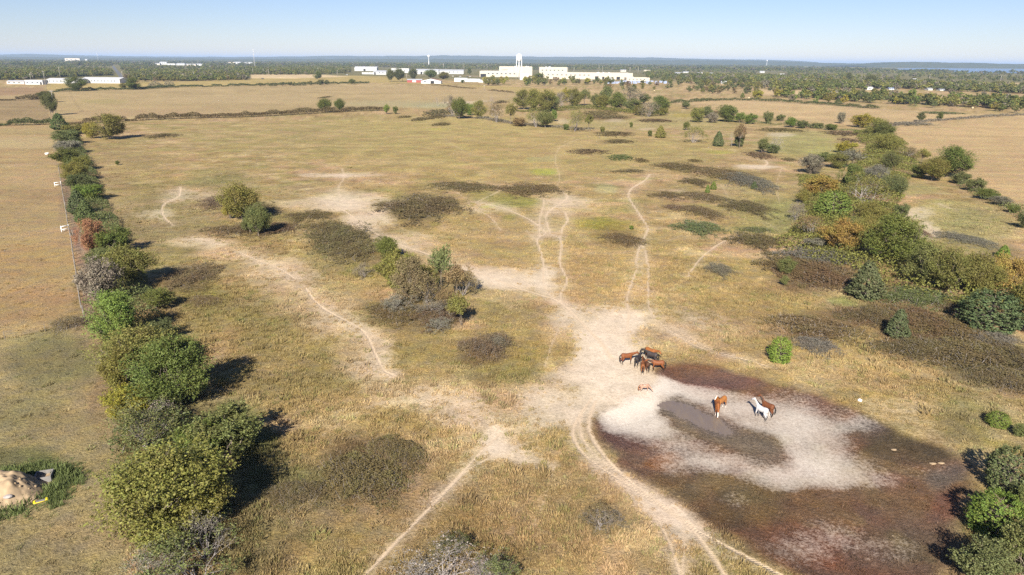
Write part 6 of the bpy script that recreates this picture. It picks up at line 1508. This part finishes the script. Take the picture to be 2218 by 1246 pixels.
# car on the far road, hay bales
def car(u, v, label, group=None, paint=None):
    a, L, h, rz = frame(u - 4, u + 4, v, v - 3)
    e = bpy.data.objects.new('parked_car', None); COL.objects.link(e); e.location = (*a, 0); e.rotation_euler[2] = rz; tag(e, label, 'car', group)
    m = MB(); prof = [(-2.3, .4), (-2.3, .95), (-1.9, 1.05), (-1.5, 1.62), (.6, 1.66), (1.3, 1.1), (2.2, .98), (2.35, .4)]
    V = [(x, s * .9, z) for s in (-1, 1) for x, z in prof]; n = len(prof)
    m.add(V, [tuple(range(n)), tuple(range(2 * n - 1, n - 1, -1))] + [(k, k + n, (k + 1) % n + n, (k + 1) % n) for k in range(n)]); m.build('body', paint or M_CARPAINT, e)
    for s in (-1, 1): MB().box(-1.35, .75, s * .905 - .01, s * .905 + .01, 1.1, 1.5).build('side_window', M_GLASS, e)
    for x in (-1.45, 1.45):
        for s in (-1, 1): MB().tube((x, s * .78, .36), (x, s * .98, .36), .36, n=14).build('wheel', M_TYRE, e)
    e.scale = (1.35,) * 3 if False else (1, 1, 1)
car(573, 171.5, 'dark car driving past the far tan field')
for k, (u, v) in enumerate([(985, 166), (993, 166), (1001, 166.5), (968, 165.5), (1016, 167), (1022, 167), (1284, 175), (1296, 175.5), (1334, 176.5), (862, 165), (872, 165.5), (756, 163)]):
    car(u, v, '%s car parked in the yards by the far sheds and factory' % ('white', 'dark', 'grey')[k % 3], 'cars parked by the far buildings', (M_BWHITE, M_CARPAINT, M_ROOFG)[k % 3])
def bale(u, v, label):
    a = px2g(u, v); e = bpy.data.objects.new('hay_bale', None); COL.objects.link(e); e.location = (*a, 0); tag(e, label, 'hay bale', 'round bales along the far fence')
    n = 18; m = MB(); prof = [(-.75, .72), (-.7, .8), (.7, .8), (.75, .72)]
    V = [(x, r_ * math.cos(2 * math.pi * i / n), .8 + r_ * math.sin(2 * math.pi * i / n)) for x, r_ in prof for i in range(n)]
    m.add(V, [(k * n + i, k * n + (i + 1) % n, (k + 1) * n + (i + 1) % n, (k + 1) * n + i) for k in range(3) for i in range(n)] + [tuple(range(n - 1, -1, -1)), tuple(range(3 * n, 4 * n))]); m.build('hay_roll', M_HAY, e, True)
    for x in (-.4, .4): MB().lathe([(0, 0)], 3) if False else None
    w_ = MB(); w_.tube((-.3, 0, .8), (-.26, 0, .8), .812, n=18, cap=False); w_.build('net_wrap', M_BWHITE, e)
for u, v in [(1622, 214), (1722, 219.5), (1790, 226), (2106, 236), (1417, 198)]: bale(u, v, 'round pale hay bale along the far field edge')

# road
def strip(name, pts, wid, mat, label, z=.03):
    P = smooth_line(px2g([p[0] for p in pts], [p[1] for p in pts]), 8); d = np.gradient(P, axis=0); d /= np.linalg.norm(d, axis=1, keepdims=True); nr = np.stack([-d[:, 1], d[:, 0]], -1)
    V = np.concatenate([np.c_[P - nr * wid / 2, np.full(len(P), z)], np.c_[P + nr * wid / 2, np.full(len(P), z)]]); n = len(P)
    f = np.array([[k, k + n, k + n + 1, k + 1] for k in range(n - 1)])[:, ::-1]
    o = link(name, mesh_from(name, V, f, mat)); o['kind'] = 'structure'; o['label'] = label
strip('road', [(276, 180), (268, 171), (258, 160), (250, 150), (245, 143)], 9, M_ASPH, 'grey asphalt road running straight to the horizon')
strip('dirt_road', [(1600, 221), (1700, 224), (1800, 229), (1950, 240), (2060, 248)], 3.5, M_SAND, 'pale farm track along the far tan field')
strip('parking_lot', [(830, 163), (900, 164), (1000, 164), (1040, 166)], 22, M_SAND, 'pale gravel yard in front of the warehouses')

# lake
a = px2g(1890, 155.5); b = px2g(2140, 157.5)
lk = MB(); y0, y1 = 3600, 5200
u0 = px2g(1905, 150); P4 = [px2g(1912, 149.6), px2g(2115, 158.6), px2g(2300, 160), px2g(2300, 150), px2g(1990, 147.6)]
lk.add([(p[0], p[1], .4) for p in P4], [(0, 1, 2, 3, 4)])
wm, nt, N, L_, bb = mat_new('lake_water'); bb.inputs['Base Color'].default_value = (.10, .15, .22, 1); bb.inputs['Roughness'].default_value = .3
no = N.new('ShaderNodeTexNoise'); no.inputs['Scale'].default_value = .05; bp = N.new('ShaderNodeBump'); bp.inputs['Distance'].default_value = .5; L_.new(no.outputs['Fac'], bp.inputs['Height']); L_.new(bp.outputs[0], bb.inputs['Normal'])
o = lk.build('lake', wm); o['kind'] = 'structure'; o['label'] = 'blue lake strip below the flat topped hill'

# hills
def hill_mat():
    m, nt, N, L, b = mat_new('forested_hill'); tc = N.new('ShaderNodeTexCoord')
    n1 = N.new('ShaderNodeTexNoise'); n1.inputs['Scale'].default_value = .012; n1.inputs['Detail'].default_value = 8; n1.inputs['Roughness'].default_value = .7
    cr = N.new('ShaderNodeValToRGB'); cr.color_ramp.elements[0].position = .35; cr.color_ramp.elements[0].color = (.035, .05, .02, 1); cr.color_ramp.elements[1].position = .68; cr.color_ramp.elements[1].color = (.095, .095, .04, 1)
    L.new(tc.outputs['Object'], n1.inputs['Vector']); L.new(n1.outputs['Fac'], cr.inputs[0]); L.new(cr.outputs[0], b.inputs['Base Color']); b.inputs['Roughness'].default_value = 1; b.inputs['Specular IOR Level'].default_value = 0
    bp = N.new('ShaderNodeBump'); bp.inputs['Distance'].default_value = 8; bp.inputs['Strength'].default_value = .6; L.new(n1.outputs['Fac'], bp.inputs['Height']); L.new(bp.outputs[0], b.inputs['Normal'])
    return m
M_HILL = hill_mat()
def ridge(name, dist, tops, depth, label, seed):
    """tops: (u, v) skyline; a rounded ridge of real depth at that distance"""
    us = np.array([t[0] for t in tops], float); vs_ = np.array([t[1] for t in tops], float)
    uu = np.linspace(us[0], us[-1], 260); vv = np.interp(uu, us, vs_)
    az = (uu - W / 2) / math.hypot(F, 492.0)
    X = dist * az; Z = np.array([z_for(x, dist, v) for x, v in zip(X, vv)])
    Z = Z + (fbm(uu / 14, uu * 0, seed, 4) - .5) * 10 * (dist / 9000)
    prof = np.linspace(0, 1, 26); V = []
    for t in prof:
        s = np.sin(math.pi * min(t, 1)) if t > .5 else sstep(0, .5, np.array(t))
        y = dist + (t - .5) * depth
        V.append(np.stack([X, np.full_like(X, y), -4 + (np.maximum(Z, 2) + 4) * s * (.86 + .28 * fbm(X / 300 + t * 3, X * 0 + t * 9, seed + 3, 3) if .05 < t < .45 else 1)], -1))
    V = np.array(V).reshape(-1, 3); n = 260
    i = np.arange(25)[:, None] * n + np.arange(n - 1)[None, :]
    o = link(name, mesh_from(name, V, np.stack([i, i + 1, i + n + 1, i + n], -1).reshape(-1, 4), M_HILL, True)); o['kind'] = 'structure'; o['label'] = label
ridge('hills', 14000, [(-900, 120), (-200, 119), (0, 118), (60, 117), (120, 119), (200, 121), (300, 122.5), (420, 123), (560, 123.5), (650, 122.5), (760, 121.3), (860, 122), (960, 120.5), (1040, 121.5), (1150, 122.8), (1300, 124), (1440, 126), (1540, 128.2), (1600, 129), (1700, 131), (1735, 132.5), (1765, 136.5), (1800, 137), (1900, 138), (2500, 146)], 3500, 'low blue ridge along the horizon', 5)
ridge('hill', 7500, [(1840, 142), (1880, 138.6), (1905, 136.2), (1925, 134.8), (1960, 134.9), (2040, 136), (2090, 136.6), (2140, 138), (2218, 139.2), (2300, 139.5), (2600, 144)], 1800, 'flat topped wooded hill beyond the lake', 11)
ridge('hills', 9500, [(-900, 124), (0, 123), (200, 125), (500, 127.5), (800, 128), (1100, 129), (1400, 130.5), (1560, 131), (1700, 133.5), (1800, 138), (1900, 140)], 2200, 'dark wooded rise in front of the blue ridge', 17)

# ------------------------------------------------------------------ far trees: the ones that can be told apart, then the woodland beyond them
FR = np.random.default_rng(123)
def scatter_trees(n, poly, hts, cols, label, group, kinds=('lotree',), wmul=(.8, 1.15)):
    pa = np.array(poly, float); k = 0; tries = 0
    while k < n and tries < n * 60:
        tries += 1
        u = FR.uniform(pa[:, 0].min(), pa[:, 0].max()); v = FR.uniform(pa[:, 1].min(), pa[:, 1].max())
        if poly_sd(np.array([u]), np.array([v]), pa)[0] > 0: continue
        x, y = px2g(u, v); h = FR.uniform(*hts); c = cols[FR.integers(len(cols))]; kd = kinds[FR.integers(len(kinds))]
        nm = {'lotree': 'deciduous_tree', 'lobush': 'shrub', 'locedar': 'cedar_tree'}[kd]
        plant(kd, float(x), float(y), h * FR.uniform(*wmul) * (.8 if kd == 'locedar' else 1.15), h, c, nm, '%s %s %s' % (CN[c], {'lotree': 'tree', 'lobush': 'shrub', 'locedar': 'cedar'}[kd], label), 'shrub' if kd == 'lobush' else 'tree', group); k += 1
scatter_trees(34, [(272, 178), (535, 175), (535, 168), (272, 168)], (7, 10.5), ['olive', 'olive', 'brown', 'grey', 'midgreen'], 'at the front of the scrub wood', 'trees of the scrub wood front')
scatter_trees(26, [(-60, 178), (60, 176), (100, 171), (240, 166), (240, 160), (-60, 168)], (8, 12), ['green', 'olive', 'dark', 'midgreen'], 'behind the nursery buildings', 'trees behind the nursery')
scatter_trees(18, [(538, 165), (690, 164), (760, 160), (760, 156), (538, 157)], (7, 11), ['midgreen', 'olive', 'green'], 'at the edge of the far wood', 'trees at the far wood edge')
scatter_trees(52, [(1040, 186), (1180, 186), (1320, 188), (1330, 177), (1180, 175.5), (1060, 174)], (7, 12), ['olive', 'midgreen', 'yellow', 'green', 'brown'], 'in the scrub before the factory', 'scrub before the factory', ('lotree', 'lobush'))
scatter_trees(70, [(1300, 198), (1460, 198), (1600, 208), (1690, 210), (1690, 190), (1560, 184), (1460, 182), (1320, 186)], (5, 10), ['olive', 'midgreen', 'dark', 'brown'], 'in the scrub right of the factory yard', 'scrub right of the factory yard', ('lotree', 'lobush'))
scatter_trees(70, [(1440, 184), (1700, 192), (1700, 168), (1560, 165), (1400, 168)], (8, 13), ['olive', 'midgreen', 'green', 'grey', 'dark'], 'between the factory and the right hand houses', 'trees between factory and houses')
scatter_trees(80, [(1660, 214), (1760, 224), (1900, 232), (2218, 246), (2320, 248), (2320, 206), (2100, 206), (1900, 208), (1700, 209)], (5, 10), ['olive', 'midgreen', 'green', 'bright', 'yellow', 'grey'], 'in the scrub belt beyond the tan field', 'scrub belt beyond the tan field', ('lotree', 'lotree', 'lobush'))
scatter_trees(46, [(1690, 196), (2000, 196), (2300, 206), (2300, 192), (2218, 194), (1990, 180), (1800, 174), (1690, 176)], (7, 13), ['green', 'dark', 'olive', 'grey', 'midgreen'], 'around the right hand houses', 'trees around the right hand houses')
for u, vb, vt, w, k, c, lab in [(172, 197, 166, 44, 'tree', 'green', 'dark open tree before the nursery, biggest on the far hedge'), (291, 194, 170, 36, 'tree', 'green', 'round green tree on the far hedge beside the road'), (268, 192, 180, 16, 'bush', 'olive', 'small bush between road and round tree'), (848, 177, 150, 20, 'tree', 'dark', 'dark yard tree left of the red shed'), (866, 177, 148, 26, 'tree', 'dark', 'tallest dark yard tree behind the red shed'),
                                (893, 172, 149, 22, 'tree', 'dark', 'dark yard tree above the red shed'), (931, 170, 151, 30, 'tree', 'green', 'round green yard tree behind the rusty roofed barn'), (962, 172, 156, 26, 'tree', 'olive', 'olive yard tree right of the rusty roofed barn'), (1017, 162, 148, 11, 'tree', 'dark', 'dark tree at the metal shed end'), (1165, 176, 158, 24, 'tree', 'green', 'tree right of the blank white cube'), (687, 172, 156, 22, 'tree', 'green', 'single dark tree on the far strip field'),
                                (1002, 180, 172, 9, 'bush', 'green', 'round shrub beside the greenhouse'), (1346, 186, 172, 9, 'cedar', 'cedar', 'dark cedar in front of the steel stacks'), (1640, 214, 195, 24, 'bush', 'yellow', 'bright yellow shrub on the far field edge'), (764, 183, 171, 15, 'tree', 'green', 'round lone tree at the end of the cedar row'), (1885, 186, 162, 24, 'tree', 'dark', 'very dark round tree among the right hand houses'), (1838, 176, 158, 16, 'tree', 'dark', 'dark pointed tree above the right hand houses'), (1610, 186, 168, 22, 'tree', 'dark', 'dark tree left of the right hand houses')]:
    plant_px(k, u, vb, vt, w, c, {'bush': 'shrub', 'cedar': 'cedar_tree'}.get(k, 'deciduous_tree'), lab, 'shrub' if k == 'bush' else 'tree', None)
for u, hh in zip([564, 587, 596, 611, 628, 638, 648, 659, 673, 692, 699, 709], [9, 7, 6, 10, 10, 8, 8, 8, 10, 11, 13, 11]):
    vb = 187.5 - (u - 564) * .022; plant_px('locedar' if hh < 9 else 'lobush', u, vb, vb - hh, hh * 1.25, 'dark', 'cedar_tree' if hh < 9 else 'shrub', 'dark %s in the row along the far hedge' % ('cedar' if hh < 9 else 'rounded bush'), 'tree' if hh < 9 else 'shrub', 'dark row along the far hedge')

def far_protos():
    out = []
    for s in range(6):
        rr = np.random.default_rng(200 + s); m, _ = proto_tree(200 + s, 520, .12, 12, .05, .12); m.materials.clear(); m.materials.append(M_FAR); m.name = 'far_crown'; out.append(m)
    return out
def woodland():
    coll = make_coll('far_crowns', far_protos())
    pts = []
    def fill(n, poly, keep=1.0):
        pa = np.array(poly, float)
        # sample evenly over the ground, not over the picture
        g = px2g(pa[:, 0], pa[:, 1]); lo, hi = g.min(0), g.max(0)
        q = FR.uniform(lo, hi, (n, 2)); uu, vv = w2px(q[:, 0], q[:, 1])
        k = poly_sd(uu, vv, pa) < 0
        pts.append(q[k])
    fill(14000, [(-400, 176), (60, 174), (100, 169), (240, 164), (240, 153), (-400, 156)])
    fill(7000, [(272, 177), (535, 175), (535, 160), (262, 158)])
    fill(5000, [(538, 163), (690, 162), (760, 158), (760, 149), (538, 150)])
    fill(5000, [(860, 150), (1040, 151), (1400, 153), (1400, 147), (860, 144)])
    fill(2500, [(1400, 164), (1500, 172), (1600, 182), (1700, 192), (1700, 172), (1560, 160), (1400, 154)])
    fill(9000, [(-500, 172), (100, 168), (240, 163), (243, 150), (243, 141), (-500, 132)])
    fill(5000, [(262, 158), (272, 172), (535, 170), (535, 158), (760, 156), (765, 146), (262, 142)])
    fill(6000, [(765, 146), (1040, 147), (1400, 150), (1400, 142), (1000, 138), (765, 138)])
    fill(6000, [(1390, 162), (1560, 168), (1700, 178), (1900, 183), (1990, 176), (2300, 180), (2600, 190), (2600, 168), (1390, 146)])
    fill(26000, [(-700, 140), (262, 142), (760, 146), (1400, 149), (2600, 168), (2600, 160), (2100, 158), (1900, 150), (1500, 139.5), (900, 134.5), (-700, 127)])
    fill(1500, [(1400, 170), (1480, 180), (1580, 188), (1700, 200), (1760, 196), (1700, 176), (1560, 164), (1400, 150)])
    fill(3000, [(1700, 196), (1990, 197), (2300, 206), (2300, 196), (1990, 184), (1700, 182)])
    fill(1600, [(1690, 212), (1900, 224), (2218, 240), (2400, 244), (2400, 214), (2100, 208), (1700, 208)])
    P = np.vstack(pts); n = len(P)
    d = np.hypot(P[:, 0], P[:, 1])
    # leave the road, buildings and yards clear
    uu, vv = w2px(P[:, 0], P[:, 1])
    road = px2g([276, 268, 258, 250, 245], [180, 171, 160, 150, 143])
    dist = np.full(n, 1e9)
    for a, b in zip(road[:-1], road[1:]):
        e = b - a; t = np.clip(((P - a) @ e) / (e @ e), 0, 1); dist = np.minimum(dist, np.hypot(*(P - a - t[:, None] * e).T))
    ok = dist > 14
    for u0, u1, v0, v1 in [(336, 440, 139, 144.5), (495, 547, 136, 140.5), (141, 190, 130, 134.5), (1390, 1410, 153, 158), (1460, 1580, 157.5, 166), (760, 850, 146, 166), (1640, 1705, 156, 166)]:
        ok &= ~((uu > u0 - 2) & (uu < u1 + 2) & (vv > v0) & (vv < v1))
    clear = fbm(P[:, 0] / 260, P[:, 1] / 130, 19, 3)
    ok &= (clear > .40) | (P[:, 1] > 6000)
    P = P[ok]; d = d[ok]; n = len(P)
    big = fbm(P[:, 0] / 160, P[:, 1] / 160, 7, 3)
    base = np.array([COLS[k] for k in ('olive', 'green', 'midgreen', 'dark', 'olive', 'grey', 'midgreen', 'olive', 'green', 'green')])[FR.integers(0, 10, n)]
    c = base * 1.5 * FR.uniform(.8, 1.2, n)[:, None] * (.8 + .5 * big)[:, None]
    h = FR.uniform(6, 12, n) * (.75 + .5 * big) * np.where(d > 3500, 1.35, 1.0)
    w_ = h * FR.uniform(.9, 1.4, n) * np.where(d > 3500, 1.8, 1.0)
    gn_scatter('woodland', np.c_[P, np.zeros(n)], np.c_[np.zeros((n, 2)), FR.uniform(0, 6.28, n)], np.c_[w_, w_, h], c, coll, 'far woodland spreading round the town to the hills')
    print('woodland', n)
woodland()

# ------------------------------------------------------------------ haze: even air round everything
hz = MB().box(-45000, 45000, -300, 47500, -8, 130).build('haze', None)
hm = bpy.data.materials.new('haze'); hm.use_nodes = True; hn = hm.node_tree; hn.nodes.remove(hn.nodes['Principled BSDF'])
pvn = hn.nodes.new('ShaderNodeVolumePrincipled'); pvn.inputs['Color'].default_value = (.54, .71, .98, 1); pvn.inputs['Density'].default_value = 6e-5; pvn.inputs['Anisotropy'].default_value = 0.0
hn.links.new(pvn.outputs[0], hn.nodes['Material Output'].inputs['Volume'])
hz.data.materials.append(hm); hz['kind'] = 'stuff'; hz['label'] = 'thin blue haze of the distance'
